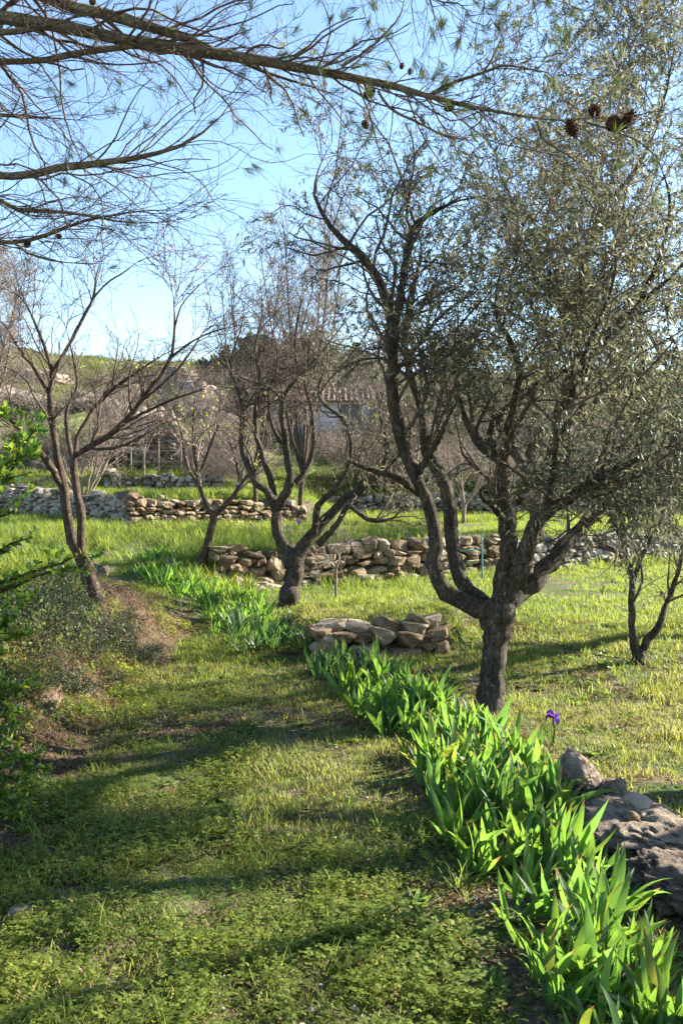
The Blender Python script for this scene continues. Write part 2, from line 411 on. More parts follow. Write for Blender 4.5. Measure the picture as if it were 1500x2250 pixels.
def spline(pts, k):
    """Catmull-Rom through rows of pts, resampled to k rows (any columns)"""
    pts = np.asarray(pts, float)
    if len(pts) < 3:
        t = np.linspace(0, 1, k)[:, None]; return pts[0] * (1 - t) + pts[-1] * t
    e = np.vstack([2 * pts[0] - pts[1], pts, 2 * pts[-1] - pts[-2]])
    seg = np.linalg.norm(np.diff(pts[:, :3], axis=0), axis=1); cum = np.concatenate([[0], np.cumsum(seg)])
    s = np.linspace(0, cum[-1], k); i = np.clip(np.searchsorted(cum, s, 'right') - 1, 0, len(pts) - 2)
    t = ((s - cum[i]) / np.maximum(seg[i], 1e-9))[:, None]
    p0, p1, p2, p3 = e[i], e[i + 1], e[i + 2], e[i + 3]
    return 0.5 * ((2 * p1) + (-p0 + p2) * t + (2 * p0 - 5 * p1 + 4 * p2 - p3) * t * t + (-p0 + 3 * p1 - 3 * p2 + p3) * t ** 3)

def px_path(rows, d0, k=22, wig=0.0, rng=RNG, thin=1.0):
    """rows of (px, py, radius_px[, depth offset]) -> world path and radii"""
    out = []
    for r in rows:
        d = d0 + (r[3] if len(r) > 3 else 0)
        p = W(r[0], r[1], d); out.append([*p, r[2] * d / F * thin])
    s = spline(out, k)
    P = s[:, :3]; R = s[:, 3].copy()
    if rows[-1][2] < 6: R = R * (1 - 0.85 * np.clip((np.linspace(0, 1, k) - 0.72) / 0.28, 0, 1) ** 1.3)
    R = np.maximum(R, 0.0012)
    if wig:
        nz = rng.normal(size=(k, 3)); nz[0] = 0
        P = P + nz * R[:, None] * wig
        lump = np.convolve(rng.normal(size=k + 4), [.25, .5, .5, .5, .25], 'valid')[:k]; R = R * (1 + .05 * lump)
    return P, R

KD = 1.45
def kids(P, R, rng, dens, u=(0.15, 1.0), L=(0.3, 0.6), k=6, ang=(30, 65), bias=(0, 0, 0), bw=0.0, wander=0.25, rfac=0.5, rmin=0.0015, rend=0.4, taper_len=0.4, pull=(0, 0, 0), side=None):
    """children branches for a batch of parents, vectorised"""
    n, kk = R.shape
    seg = np.linalg.norm(np.diff(P, axis=1), axis=2); ln = seg.sum(1)
    cnt = rng.poisson(np.maximum(ln * dens * KD * (u[1] - u[0]), 0.01))
    par = np.repeat(np.arange(n), cnt); m = len(par)
    if m == 0: return np.zeros((0, k, 3)), np.zeros((0, k))
    uu = rng.uniform(u[0], u[1], m)
    f = uu * (kk - 1); i = np.clip(f.astype(int), 0, kk - 2); t = (f - i)[:, None]
    p = P[par, i] * (1 - t) + P[par, i + 1] * t
    T = norm(P[par, i + 1] - P[par, i])
    r = R[par, i] * (1 - t[:, 0]) + R[par, i + 1] * t[:, 0]
    rv = norm(np.cross(T, rng.normal(size=(m, 3))))
    if side is not None:
        sv = np.array(side); proj = sv - T * np.sum(T * sv, -1, keepdims=True)
        rv = norm(rv + proj * 1.2)
    a = np.radians(rng.uniform(ang[0], ang[1], m))[:, None]
    D = norm(T * np.cos(a) + rv * np.sin(a) + np.array(bias) * bw)
    length = rng.uniform(L[0], L[1], m) * (1 - taper_len * uu)
    st = (length / (k - 1))[:, None]
    Q = np.empty((m, k, 3)); Q[:, 0] = p
    pl = np.array(pull)
    for j in range(1, k):
        Q[:, j] = Q[:, j - 1] + D * st
        D = norm(D + rng.normal(size=(m, 3)) * wander + pl)
    r0 = np.maximum(r * rfac * rng.uniform(0.7, 1.1, m), rmin)
    r0 = np.minimum(r0, np.maximum(length * 0.03, rmin))
    rr = r0[:, None] * np.linspace(1, rend, k)[None]
    return Q, np.maximum(rr, rmin * 0.6)

def leaves(batches, rng, per_m, L=(0.04, 0.065), wr=0.2, ang=(25, 70), droop=0.0, u=(0.1, 1.0), detail=1, cup=0.12, off=(0, 0, 0), jit=0.0, sunward=0.0):
    """leaf blades along twigs -> verts, faces(list), rnd"""
    ps, ts = [], []
    for P, R in batches:
        n, kk = R.shape
        if n == 0: continue
        ln = np.linalg.norm(np.diff(P, axis=1), axis=2).sum(1)
        cnt = rng.poisson(ln * per_m)
        par = np.repeat(np.arange(n), cnt); m = len(par)
        if m == 0: continue
        f = rng.uniform(u[0], u[1], m) * (kk - 1); i = np.clip(f.astype(int), 0, kk - 2); t = (f - i)[:, None]
        ps.append(P[par, i] * (1 - t) + P[par, i + 1] * t); ts.append(norm(P[par, i + 1] - P[par, i]))
    p = np.concatenate(ps); T = np.concatenate(ts); m = len(p)
    if jit: p = p + rng.normal(size=p.shape) * jit
    rv = norm(np.cross(T, rng.normal(size=(m, 3))))
    a = np.radians(rng.uniform(ang[0], ang[1], m))[:, None]
    D = norm(T * np.cos(a) + rv * np.sin(a) + np.array([0, 0, -droop]))
    return blades(p, D, rng, L, wr, detail, cup, off)
def blades(p, D, rng, L, wr, detail=1, cup=0.12, off=(0, 0, 0)):
    m = len(p)
    l = rng.uniform(L[0], L[1], m)[:, None]
    up = np.tile(np.array([0., 0, 1]), (m, 1)) + rng.normal(size=(m, 3)) * 0.6
    X = norm(np.cross(D, up)); Z = np.cross(X, D)
    w = l * wr * 0.5
    p = p - np.array(off)
    if detail == 1:
        v = np.stack([p, p + D * l * 0.45 + X * w + Z * w * cup * 3, p + D * l * 0.45 - X * w + Z * w * cup * 3, p + D * l], 1)
        b = np.arange(m)[:, None] * 4
        F1 = np.concatenate([b + [0, 1, 3], b + [0, 3, 2]]); rep = 4
        faces = [F1]
    else:
        bend = Z * l * -0.12
        v = np.stack([p, p + D * l * 0.3 + X * w, p + D * l * 0.3 - X * w, p + D * l * 0.68 + X * w * 0.75 + bend * 0.4, p + D * l * 0.68 - X * w * 0.75 + bend * 0.4, p + D * l + bend], 1)
        b = np.arange(m)[:, None] * 6
        faces = [np.concatenate([b + [0, 1, 2], b + [3, 5, 4]]), b + [1, 3, 4, 2]]; rep = 6
    return v.reshape(-1, 3), faces, np.repeat(rng.random(m), rep)
def leaf_mesh(name, mat, *a, **k):
    v, f, r = leaves(*a, **k)
    return mesh_np(name, v, f, mat, r)

def keep(batches, fn):
    out = []
    for P, R in batches:
        if len(P) == 0: continue
        m = fn(P); out.append((P[m], R[m]))
    return out

# ------------------------------------------------------------------ ground
def build_ground():
    gx = np.sinh(np.linspace(-1, 1, 420) * 5.4) / math.sinh(5.4) * 150
    t = np.linspace(0, 1, 470)
    gy = -8 + 10 * t + 150 * (np.exp(4.2 * t) - 1) / (math.exp(4.2) - 1)
    X, Y = np.meshgrid(gx, gy)
    Z = H(X, Y)
    v = np.stack([X, Y, Z], -1).reshape(-1, 3)
    ny, nx = X.shape
    i = np.arange(ny * nx).reshape(ny, nx)
    q = np.stack([i[:-1, :-1], i[:-1, 1:], i[1:, 1:], i[1:, :-1]], -1).reshape(-1, 4)
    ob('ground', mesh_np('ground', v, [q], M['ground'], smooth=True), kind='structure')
build_ground()

# ------------------------------------------------------------------ rocks and dry stone walls
def stone_proto(seed, sub=2, flat=0.3):
    """rounded irregular block filling the unit cube, centred on the origin"""
    rng = np.random.default_rng(seed)
    n = sub
    idx = {}; V = []; Fq = []
    def vid(a, b, c):
        key = (a, b, c)
        if key not in idx:
            idx[key] = len(V); V.append((a / n * 2 - 1, b / n * 2 - 1, c / n * 2 - 1))
        return idx[key]
    for ax in range(3):
        for s in (0, n):
            for i in range(n):
                for j in range(n):
                    def mk(u, v):
                        c = [0, 0, 0]; c[ax] = s; c[(ax + 1) % 3] = u; c[(ax + 2) % 3] = v
                        return vid(*c)
                    q = [mk(i, j), mk(i + 1, j), mk(i + 1, j + 1), mk(i, j + 1)]
                    Fq.append(q if s else q[::-1])
    V = np.array(V, float)
    sph = V / np.linalg.norm(V, axis=1, keepdims=True) * 1.15
    mixf = 0.12 + 0.18 * rng.random()
    V = V * (1 - mixf) + sph * mixf
    sh = rng.normal(size=3) * 3
    for i, v in enumerate(V):
        nv = mnoise.noise_vector(Vector(v * 0.9 + sh))
        n2 = mnoise.noise_vector(Vector(v * 2.3 + sh))
        V[i] += np.array(nv) * 0.30 + np.array(n2) * 0.08
    # a few broken faces
    for k in range(13):
        nrm = norm(rng.normal(size=3)); dd = rng.uniform(.62, .95) * np.abs(V @ nrm).max()
        ov = V @ nrm - dd; V = V - np.outer(np.maximum(ov, 0) * .97, nrm)
    # taper and skew so that no two blocks read alike
    V[:, 0] *= 1 + 0.18 * rng.normal() * V[:, 2]
    V[:, 2] *= 1 + 0.16 * rng.normal() * V[:, 0]
    V /= np.abs(V).max(axis=0)
    return V * 0.5, np.array(Fq)
def stone_meshes(mat, n, sub, seed, smooth=False):
    out = []
    for i in range(n):
        v, q = stone_proto(seed + i, sub)
        out.append(mesh_np('stone', v, [q], mat, smooth=smooth))
    return out
WARM = stone_meshes(M['stone_warm'], 14, 3, 100)
WARM_HI = stone_meshes(M['stone_warm'], 12, 7, 100)
GREY = stone_meshes(M['stone_grey'], 10, 3, 300)

def wall(label, base_pts, height, ch, sl, meshes, group=None, thick=0.3, rng=None, zb=None, top_jit=0.05, limit=300, cap=True, lean=0.06):
    """dry stone wall along base_pts (x, y, zbase, height)"""
    rng = rng or np.random.default_rng(5)
    pts = np.asarray(base_pts, float)
    seg = np.linalg.norm(np.diff(pts[:, :2], axis=0), axis=1); cum = np.concatenate([[0], np.cumsum(seg)]); LT = cum[-1]
    root = thing('dry_stone_wall', label, 'stone wall', tuple(pts[len(pts) // 2, :3]), group)
    org = np.array(root.location)
    def at(s):
        return np.array([np.interp(s, cum, pts[:, c]) for c in range(pts.shape[1])])
    hmax = pts[:, 3].max(); z = 0.0; count = 0
    while z < hmax:
        h = rng.uniform(*ch); s = -rng.random() * sl[0]
        while s < LT:
            l = rng.uniform(*sl)
            c = at(min(max(s + l / 2, 0), LT))
            a = at(min(max(s + l / 2 - .05, 0), LT)); b = at(min(max(s + l / 2 + .05, 0), LT))
            d = b[:2] - a[:2]; yaw = math.atan2(d[1], d[0])
            if z + h * 0.45 < c[3] + rng.normal() * top_jit and count < limit:
                hh = h * rng.uniform(0.7, 1.35) * (1.5 if rng.random() < .1 else 1)
                o = bpy.data.objects.new('stone', meshes[rng.integers(len(meshes))]); COL.objects.link(o); o.parent = root
                nrm = np.array([-math.sin(yaw), math.cos(yaw)])
                q = c[:2] + nrm * (0.5 * thick * 0.6 + z * lean + rng.normal() * 0.025)
                o.location = (q[0] - org[0], q[1] - org[1], c[2] + z + h / 2 - org[2] + rng.normal() * 0.012)
                o.scale = (l * rng.uniform(1.0, 1.14), thick * rng.uniform(0.85, 1.25), hh * 1.12)
                o.rotation_euler = (rng.normal() * 0.09, rng.normal() * 0.10, yaw + rng.normal() * 0.12 + (math.pi if rng.random() < .5 else 0))
                count += 1
            s += l * rng.uniform(0.93, 1.0)
        z += h * 0.95
    # wedge stones pushed into the joints
    nf = int(min(LT * hmax * 14, max(0, limit - count), 110))
    for i in range(nf):
        c = at(rng.uniform(0, LT)); a = at(min(max(rng.uniform(0, LT), 0), LT)); z = rng.uniform(0.02, max(c[3] - .05, .05))
        o = bpy.data.objects.new('stone', meshes[rng.integers(len(meshes))]); COL.objects.link(o); o.parent = root
        d = pts[-1, :2] - pts[0, :2]; yaw = math.atan2(d[1], d[0]); nrm = np.array([-math.sin(yaw), math.cos(yaw)])
        q = c[:2] + nrm * (thick * .12 + z * lean)
        o.location = (q[0] - org[0], q[1] - org[1], c[2] + z - org[2]); o.scale = (rng.uniform(.05, .13), .14, rng.uniform(.035, .08)); o.rotation_euler = (rng.normal() * .2, rng.normal() * .5, yaw + rng.normal() * .3)
    return root
def wp(px, d, zb, ht):
    return ((px - 750) / F * d, d, zb, ht)
def hz(x, y): return float(H(x, y))

def line_pts(f, xs, tops, sink=0.05):
    out = []
    for x, tp in zip(xs, tops):
        y = float(f(x)); b = hz(x, y - 0.15) - sink
        out.append((x, y, b, tp - b))
    return out
xs = np.linspace(-1.8, 3.0, 9)
wall('terrace wall of large tan stones behind the forked bare tree, left of the teal stakes', line_pts(ml_y, xs, 0.62 + 0.03 * np.sin(xs * 2)), 0.5, (0.08, 0.2), (0.14, 0.42), WARM, thick=0.34, top_jit=.02, rng=np.random.default_rng(21))
xs = np.linspace(3.05, 9.5, 9)
wall('terrace wall of small grey stones behind the teal stakes, running off to the right', line_pts(ml_y, xs, 0.55 + 0 * xs), 0.5, (0.09, 0.17), (0.14, 0.34), GREY, thick=0.34, rng=np.random.default_rng(22))
xs = np.linspace(-4.43, -0.96, 8)
wall('sunlit dry stone terrace wall crossing behind the thin leaning tree', line_pts(bw_y, xs, np.linspace(1.27, 1.02, 8)), 0.6, (0.08, 0.19), (0.14, 0.36), WARM, thick=0.35, rng=np.random.default_rng(23))
xs = np.linspace(-11.5, -4.5, 9)
wall('shaded dry stone wall running away to the far left behind the two-stemmed tree', line_pts(bw_y, xs, np.linspace(1.5, 1.27, 9)), 0.6, (0.1, 0.17), (0.2, 0.55), GREY, thick=0.35, rng=np.random.default_rng(24))
fw = lambda x: 26.1 + 0.05 * x
xs = np.linspace(-1.6, 9, 9)
wall('low shaded grey wall across the far lawn below the white house', line_pts(fw, xs, 1.15 + 0 * xs), 0.5, (0.1, 0.16), (0.2, 0.5), GREY, thick=0.35, rng=np.random.default_rng(25), limit=200)
uw = lambda x: 25.15 + 0 * x
xs = np.linspace(-7.2, -3.7, 7)
wall('upper rubble wall under the big pink rock slope', line_pts(uw, xs, 1.9 - 0.03 * np.arange(7)), 0.5, (0.1, 0.18), (0.16, 0.36), GREY, thick=0.35, rng=np.random.default_rng(26))
# short near wall beside the iris bed: placed stones traced from the photograph
def near_wall():
    g, d = G(840, 1455)
    d = 7.45
    root = thing('dry_stone_wall', 'short near wall of weathered tan blocks between the iris bed and the olive trunk', 'stone wall', tuple(W(840, 1450, d)))
    org = np.array(root.location); rng = np.random.default_rng(31)
    # cx, cy, w, h (px), tilt deg
    st = [(728, 1376, 78, 30, -4), (788, 1378, 74, 34, 5), (850, 1372, 60, 34, 14), (880, 1378, 54, 30, -8), (905, 1376, 60, 30, 0), (940, 1374, 60, 44, -12), (915, 1362, 40, 24, 20),
          (755, 1398, 52, 26, 0), (800, 1404, 60, 32, -6), (838, 1398, 64, 40, 10), (892, 1402, 56, 40, 2), (958, 1392, 54, 28, -10),
          (722, 1402, 46, 28, 4), (740, 1424, 50, 32, 2), (790, 1430, 62, 34, -3), (838, 1436, 66, 36, 5), (885, 1434, 62, 34, 0), (925, 1420, 56, 36, 6), (962, 1422, 46, 44, -8),
          (700, 1390, 44, 30, 0), (706, 1420, 46, 30, 0), (715, 1450, 60, 30, 0), (770, 1458, 66, 30, 2), (832, 1464, 60, 28, -4), (890, 1462, 60, 30, 4), (940, 1452, 62, 26, 12), (968, 1450, 40, 22, 18)]
    for i, (cx, cy, w, h, tl) in enumerate(st):
        dd = d + (0.1 if cy < 1385 else 0.0) + rng.uniform(-0.05, 0.05) + (cx - 700) / 280 * 0.35
        p = W(cx, cy, dd)
        o = bpy.data.objects.new('stone', WARM_HI[rng.integers(len(WARM_HI))]); COL.objects.link(o); o.parent = root
        o.location = p - org
        o.scale = (w * dd / F * 1.1, 0.3 * rng.uniform(.8, 1.2), h * dd / F * 1.02)
        o.rotation_euler = (rng.normal() * .1, math.radians(tl), rng.normal() * .12 + .3)
    # second and third rows deep, so the wall has thickness from the side
    for i in range(34):
        cx = rng.uniform(705, 970); dd = d + rng.uniform(0.25, 0.55); p = W(cx, rng.uniform(1388, 1445), dd)
        o = bpy.data.objects.new('stone', WARM[rng.integers(len(WARM))]); COL.objects.link(o); o.parent = root
        o.location = p - org; o.scale = (rng.uniform(.18, .3), .25, rng.uniform(.1, .16)); o.rotation_euler = (0, rng.normal() * .1, rng.normal() * .3)
near_wall()

def boulder(name, seed, size, mat, p, rot=(0, 0, 0), label='', cat='rock', group=None, res=22, rough=0.35, ridge=0.0, jag=0.2):
    import bmesh
    bm = bmesh.new(); bmesh.ops.create_icosphere(bm, subdivisions=5 if res > 20 else 4, radius=1)
    rng = np.random.default_rng(seed); sh = Vector(rng.normal(size=3) * 5)
    if name in ('rock_outcrop', 'hill_rock'): rough = .85
    if name == 'rock_ledge': rough = .6
    co = np.array([v.co[:] for v in bm.verts])
    pn = norm(rng.normal(size=(18, 3))); pd = rng.uniform(0.62, 0.95, 18)
    q = norm(co + 0.0); dots = q @ pn.T
    lim = np.where(dots > 0.05, pd / np.maximum(dots, 0.05), 9).min(axis=1)
    lim = np.minimum(lim, 1.0)
    for v, l in zip(bm.verts, lim):
        c = v.co.copy()
        a = mnoise.fractal(c * 1.3 + sh, 0.6, 2.0, 6) * rough * 0.3
        a -= abs(mnoise.fractal(Vector((c.x, c.y, c.z * 2.2)) * 2.1 + sh, 0.7, 2.1, 5)) * rough * 0.38
        a += mnoise.fractal(c * 6.3 + sh, 0.8, 2.2, 4) * rough * 0.10
        v.co = c * (float(l) + a)
    me = bpy.data.meshes.new(name); bm.to_mesh(me); bm.free()
    me.materials.append(mat)
    for pl in me.polygons: pl.use_smooth = True
    o = ob(name, me, None, label, cat, group)
    o.location = p; o.scale = size; o.rotation_euler = rot
    return o
def gb(px, py, up=0.0, dmin=1.5):
    g, d = G(px, py, dmin); g[2] += up; return tuple(g)
boulder('boulder', 1, (0.17, 0.15, 0.16), M['rock_dark'], gb(1262, 1745, 0.08), (0, 0.2, 0.3), 'squarish grey boulder among the iris leaves beside the near lawn', jag=.35)
boulder('rock_ledge', 2, (0.30, 0.42, 0.11), M['rock_dark'], gb(1425, 1850, 0.05), (0.05, 0.1, 0.35), 'long low brown rock ledge right of the iris bed', jag=.35)
boulder('rock_ledge', 3, (0.34, 0.25, 0.12), M['rock_dark'], gb(1490, 1965, 0.05), (0.0, 0.1, -0.3), 'flat grey rock ledge at the right edge of the picture', jag=.35)
boulder('rock', 4, (0.10, 0.11, 0.07), M['rock_dark'], gb(1345, 1750, 0.02), (0.2, 0, 0.5), 'dark pitted rock at the upper end of the brown ledge')
boulder('rock', 5, (0.055, 0.05, 0.04), M['stone_warm'], gb(1325, 1812, 0.05), (0.2, 0, 0.5), 'small tan stone with a rounded face left of the brown ledge', res=10)
boulder('rock', 6, (0.075, 0.055, 0.035), M['rock_pink'], gb(1398, 1822, 0.13), (0.2, 0.1, -0.4), 'flat beige stone lying on top of the brown ledge', res=10)
boulder('rock', 7, (0.036, 0.03, 0.025), M['stone_warm'], gb(1386, 1853, 0.11), (0.2, 0.1, -0.4), 'little yellow pebble-like stone resting on the brown ledge', res=10)
boulder('rock', 8, (0.05, 0.05, 0.045), M['stone_grey'], gb(1180, 1650, 0.02), (0, 0, 1), 'pale grey stone half hidden behind the upper iris leaves', res=10)
boulder('rock', 9, (0.2, 0.16, 0.08), M['rock_dark'], gb(1475, 1890, 0.0), (0, 0, .6), 'rough grey rock between the two ledges on the right')
boulder('rock', 10, (0.24, 0.30, 0.16), M['rock_pink'], gb(222, 1258, 0.0), (0.1, 0.15, 0.4), 'smooth pink rock beside the path just behind the two-stemmed tree')
boulder('bank_rock', 12, (0.30, 0.7, 0.24), M['bank_rock'], (-2.05, 5.7, 0.06), (0.05, 0.3, 0.12), 'big pinkish rock in the bank at the left of the path', jag=.15)
boulder('rock', 13, (0.12, 0.16, 0.1), M['rock_dark'], gb(520, 1280, 0.0), (0, 0, .2), 'dark rock lying in grass in front of the forked bare tree wall')
boulder('rock', 14, (0.35, 0.2, 0.12), M['rock_dark'], gb(575, 1292, 0.0), (0, 0, .2), 'broken dark rock low in the grass left of the forked tree')
boulder('rock', 16, (0.05, 0.045, 0.03), M['stone_grey'], gb(50, 2015, 0.01), (0, 0, .2), 'flat grey stone among clover at the lower left', res=10)
boulder('rock', 17, (0.03, 0.02, 0.014), M['stone_grey'], gb(400, 1937, 0.005), (0, 0, .2), 'tiny white stone in the grass path', res=10)
# rock outcrops on the hillside
boulder('rock_outcrop', 18, (2.0, 1.6, 1.6), M['rock_pink'], tuple(W(310, 985, 29.0)), (0.1, 0.5, 0.3), 'big sloping pink rock outcrop above the upper rubble wall', jag=.12)
boulder('rock_outcrop', 19, (1.5, 1.0, 0.8), M['rock_pink'], tuple(W(385, 980, 28.3)), (0.1, 0.85, 0.3), 'pale slanting rock slab right of the big outcrop', jag=.12)
HR = [(30, 905, 1.6, .7, 'large white-grey rock at the left edge of the hillside'), (120, 850, 1.5, .5, 'pale rock band in green turf on the left hillside'),
      (385, 860, 1.5, .8, 'rock shoulder on the hill below the skyline gap'), (430, 900, 1.4, .9, 'grey rock face under the brambles on the hill'), (270, 875, 1.3, .5, 'low pinkish rock behind the branches of the left tree'),
      (190, 895, 1.1, .5, 'small pale rock on the hill above the shaded wall'), (60, 830, 0.9, .3, 'thin pale rock high on the left slope'), (480, 955, 1.3, .8, 'weathered rock beside the thicket on the hill'),
      (260, 1010, 1.0, .35, 'flat broken slab at the foot of the pink outcrop'), (320, 840, 0.8, .3, 'little rock near the skyline shrub')]
for i, (px, py, s, h, lb) in enumerate(HR):
    g, d = G(px, py, 20)
    boulder('hill_rock', 40 + i, (s * 1.25, s * .9, h * 1.25), M['rock_pink' if i % 2 else 'stone_grey'], (g[0], g[1], g[2] + h * .35), (0, .15, i * .9), lb, 'rock', 'rocks on the hillside', res=10)

# ------------------------------------------------------------------ trees
def emit_tree(root, limbs, twigs, leaf, bark, twigmat, sides=9, limb_names=None, tsides=(5, 3), fine=None):
    off = tuple(root.location)
    for i, (P, R) in enumerate(limbs):
        nm = limb_names[i] if limb_names else ('trunk' if i == 0 else 'limb')
        ob(nm, tube_mesh(nm, [(P[None], R[None])], sides if R.max() > .02 else 6, bark, off, 0.07 if R.max() > .03 else 0.04), root)
    if twigs: ob('branchlets', tube_mesh('branchlets', twigs, tsides[0], twigmat, off), root, kind='stuff')
    if fine: ob('twigs', tube_mesh('twigs', fine, tsides[1], twigmat, off), root, kind='stuff')
    if leaf is not None: ob('foliage', leaf, root, kind='stuff')
def resamp(limbs, k=22):
    Ps, Rs = [], []
    for P, R in limbs:
        s = spline(np.column_stack([P, R]), k); Ps.append(s[:, :3]); Rs.append(s[:, 3])
    return np.array(Ps), np.array(Rs)

def main_olive():
    rng = np.random.default_rng(51)
    g, d0 = G(1073, 1570)
    d = d0
    root = thing('olive_tree', 'large olive tree with low forked trunk and dense silver-green crown right of the iris bed', 'olive tree', tuple(g))
    T = [(1073, 1584, 52), (1074, 1562, 37), (1077, 1535, 30), (1081, 1490, 27), (1086, 1430, 28), (1091, 1375, 32), (1094, 1335, 40), (1094, 1318, 30)]
    Ls = [
        [(1085, 1345, 28), (1030, 1330, 23), (975, 1300, 21, .05), (950, 1250, 19, .1), (955, 1180, 18, .1), (940, 1110, 17, .1), (915, 1050, 17, .1), (885, 980, 18, .1), (868, 920, 17, .1), (862, 860, 15, .1), (862, 780, 14, .05), (858, 700, 12, 0), (840, 630, 11, 0), (800, 570, 10, 0), (745, 520, 9, .1), (715, 480, 8, .1), (692, 430, 7, .1), (700, 370, 5, .2), (730, 310, 3, .2)],
        [(865, 750, 12, .05), (880, 640, 11, .2), (895, 560, 10, .3), (910, 500, 8, .4), (955, 465, 6, .4), (1010, 440, 4, .4), (1060, 430, 2, .4)],
        [(1075, 1335, 20, .1), (1020, 1290, 19, .25), (1000, 1230, 18, .4), (990, 1160, 18, .5), (985, 1100, 17, .55), (965, 1040, 15, .6), (935, 980, 13, .65), (925, 900, 10, .7), (893, 790, 9, .7), (893, 700, 8, .8), (915, 600, 7, .9), (925, 540, 5, 1), (900, 450, 3, 1)],
        [(915, 1045, 10, .1), (940, 1000, 9, 0), (965, 960, 8, -.1), (980, 925, 6, -.2), (1010, 870, 4, -.3)],
        [(918, 1085, 9, .1), (870, 1050, 7, -.1), (820, 1035, 6, -.2), (780, 1020, 4, -.3), (740, 1000, 2, -.3)],
        [(1092, 1335, 26), (1110, 1270, 25), (1116, 1180, 23), (1110, 1120, 20), (1105, 1060, 17), (1098, 1010, 17), (1055, 975, 14, .1), (1022, 920, 9, .2), (1005, 860, 6, .2), (990, 780, 3, .2)],
        [(1075, 990, 15, .1), (1085, 940, 14, .2), (1120, 892, 12, .3), (1175, 850, 9, .3), (1240, 815, 6, .3), (1300, 760, 3, .3)],
        [(1102, 1040, 13), (1112, 950, 10, -.1), (1132, 880, 10, -.2), (1140, 820, 9, -.3), (1125, 760, 8, -.4), (1090, 690, 6, -.5), (1100, 600, 4, -.5), (1150, 500, 3, -.5)],
        [(1104, 1320, 25), (1150, 1230, 23, -.1), (1172, 1160, 20, -.2), (1205, 1125, 16, -.3), (1260, 1090, 13, -.5), (1310, 1055, 11, -.6), (1400, 1010, 8, -.8), (1500, 970, 5, -1)],
        [(1140, 1100, 14, .1), (1185, 1068, 16, .2), (1238, 1030, 15, .3), (1247, 940, 14, .3), (1258, 850, 12, .3), (1272, 750, 11, .3), (1280, 600, 9, .4), (1322, 450, 7, .4), (1360, 350, 5, .5), (1375, 230, 3, .5)],
        [(1112, 1325, 24), (1160, 1290, 24, .1), (1212, 1230, 21, .2), (1265, 1170, 17, .4), (1340, 1105, 13, .6), (1430, 1060, 10, .8), (1530, 1030, 7, 1)],
        [(1258, 850, 9, .3), (1330, 740, 8, .1), (1400, 670, 6, 0), (1490, 590, 4, -.1), (1560, 480, 3, -.2)],
        [(1115, 1150, 10), (1080, 1110, 8, -.2), (1055, 1085, 6, -.4), (1070, 1060, 4, -.5)],
        [(1200, 1125, 9, -.3), (1215, 1030, 8, -.6), (1230, 900, 7, -.9), (1290, 760, 5, -1.1), (1350, 600, 4, -1.2), (1340, 450, 2, -1.2)],
        [(1150, 500, 3, -.5), (1120, 430, 3, -.5), (1090, 360, 2, -.4), (1110, 290, 1.5, -.4)],
        [(1322, 450, 6, .4), (1390, 380, 5, .3), (1440, 280, 4, .2), (1470, 160, 3, .2), (1490, 60, 2, .2)],
        [(1360, 350, 5, .5), (1365, 260, 4, .5), (1355, 170, 3, .5), (1380, 90, 2, .5), (1400, 40, 1.5, .5)],
        [(1272, 700, 7, .3), (1220, 600, 6, .6), (1200, 480, 5, .9), (1240, 360, 3, 1.1), (1220, 280, 2, 1.1)],
        [(1400, 670, 6, 0), (1450, 560, 5, -.4), (1470, 440, 4, -.6), (1440, 340, 2, -.7)],
    ]
    limbs = [px_path(T, d, 22, .05, rng)] + [px_path(r, d, 34, 0.13, rng, .86) for r in Ls]
    P, R = resamp(limbs[1:], 22)
    P = P[:, 6:]; R = R[:, 6:]
    b1 = kids(P, R, rng, 10.0, (0.05, 1.0), (0.45, 1.3), 8, (30, 75), (0, 0, 0.35), 0.6, 0.22, 0.42, 0.0035, 0.4, 0.3, (0.02, 0, 0.02))
    low = b1[0][:, -1, 2] > 1.35
    b1 = (b1[0][low], b1[1][low])
    def pxy(Q, j=-1):
        e = Q[:, j]; return 750 + e[:, 0] / e[:, 1] * F, 1060 - (e[:, 2] - CAMH) / e[:, 1] * F
    px, py = pxy(b1[0]); m = ~((px < 1170) & (py > 820) & (rng.random(len(px)) < .62)); b1 = (b1[0][m], b1[1][m])
    b2 = kids(*b1, rng, 7.0, (0.1, 1.0), (0.25, 0.6), 6, (25, 70), (0, 0, -0.1), 0.3, 0.25, 0.5, 0.0020, 0.4, 0.3, (0, 0, -0.03))
    b3 = kids(*b2, rng, 10.0, (0.15, 1.0), (0.14, 0.34), 4, (20, 60), (0, 0, -0.3), 0.3, 0.22, 0.6, 0.0011, 0.5, 0.2, (0, 0, -0.10))
    def ok(Q):
        e = Q[:, -1]; px = 750 + e[:, 0] / e[:, 1] * F; py = 1060 - (e[:, 2] - CAMH) / e[:, 1] * F
        thin = np.where(px < 880, 0.30 , 1.0)
        thin = np.where((px >= 880) & (px < 1010), 0.65, thin)
        thin = np.where(py < 400, thin * np.where(px < 1250, 0.5, 0.6), thin * .88)
        thin = np.where((py > 820) & (px < 1180), thin * .5, thin)
        hole = ((px - 1060) / 95) ** 2 + ((py - 990) / 110) ** 2 < 1
        thin = np.where(hole, 0.12, thin)
        thin = np.where((py > 1120) & (px < 1200), 0.06, thin)
        return rng.random(len(e)) < thin
    b3k = keep([b3], ok)
    lf = leaf_mesh('foliage', M['olive_leaf'], b3k + [(b2[0][::2], b2[1][::2])], rng, 50, (0.032, 0.062), 0.2, (20, 60), 0.25, (0.1, 1), 2, off=g)
    emit_tree(root, limbs, [b1, b2], lf, M['olive_bark'], M['twig'], 14, None, (5, 3), [b3] )
    # knot burr on the trunk
    return root
main_olive()

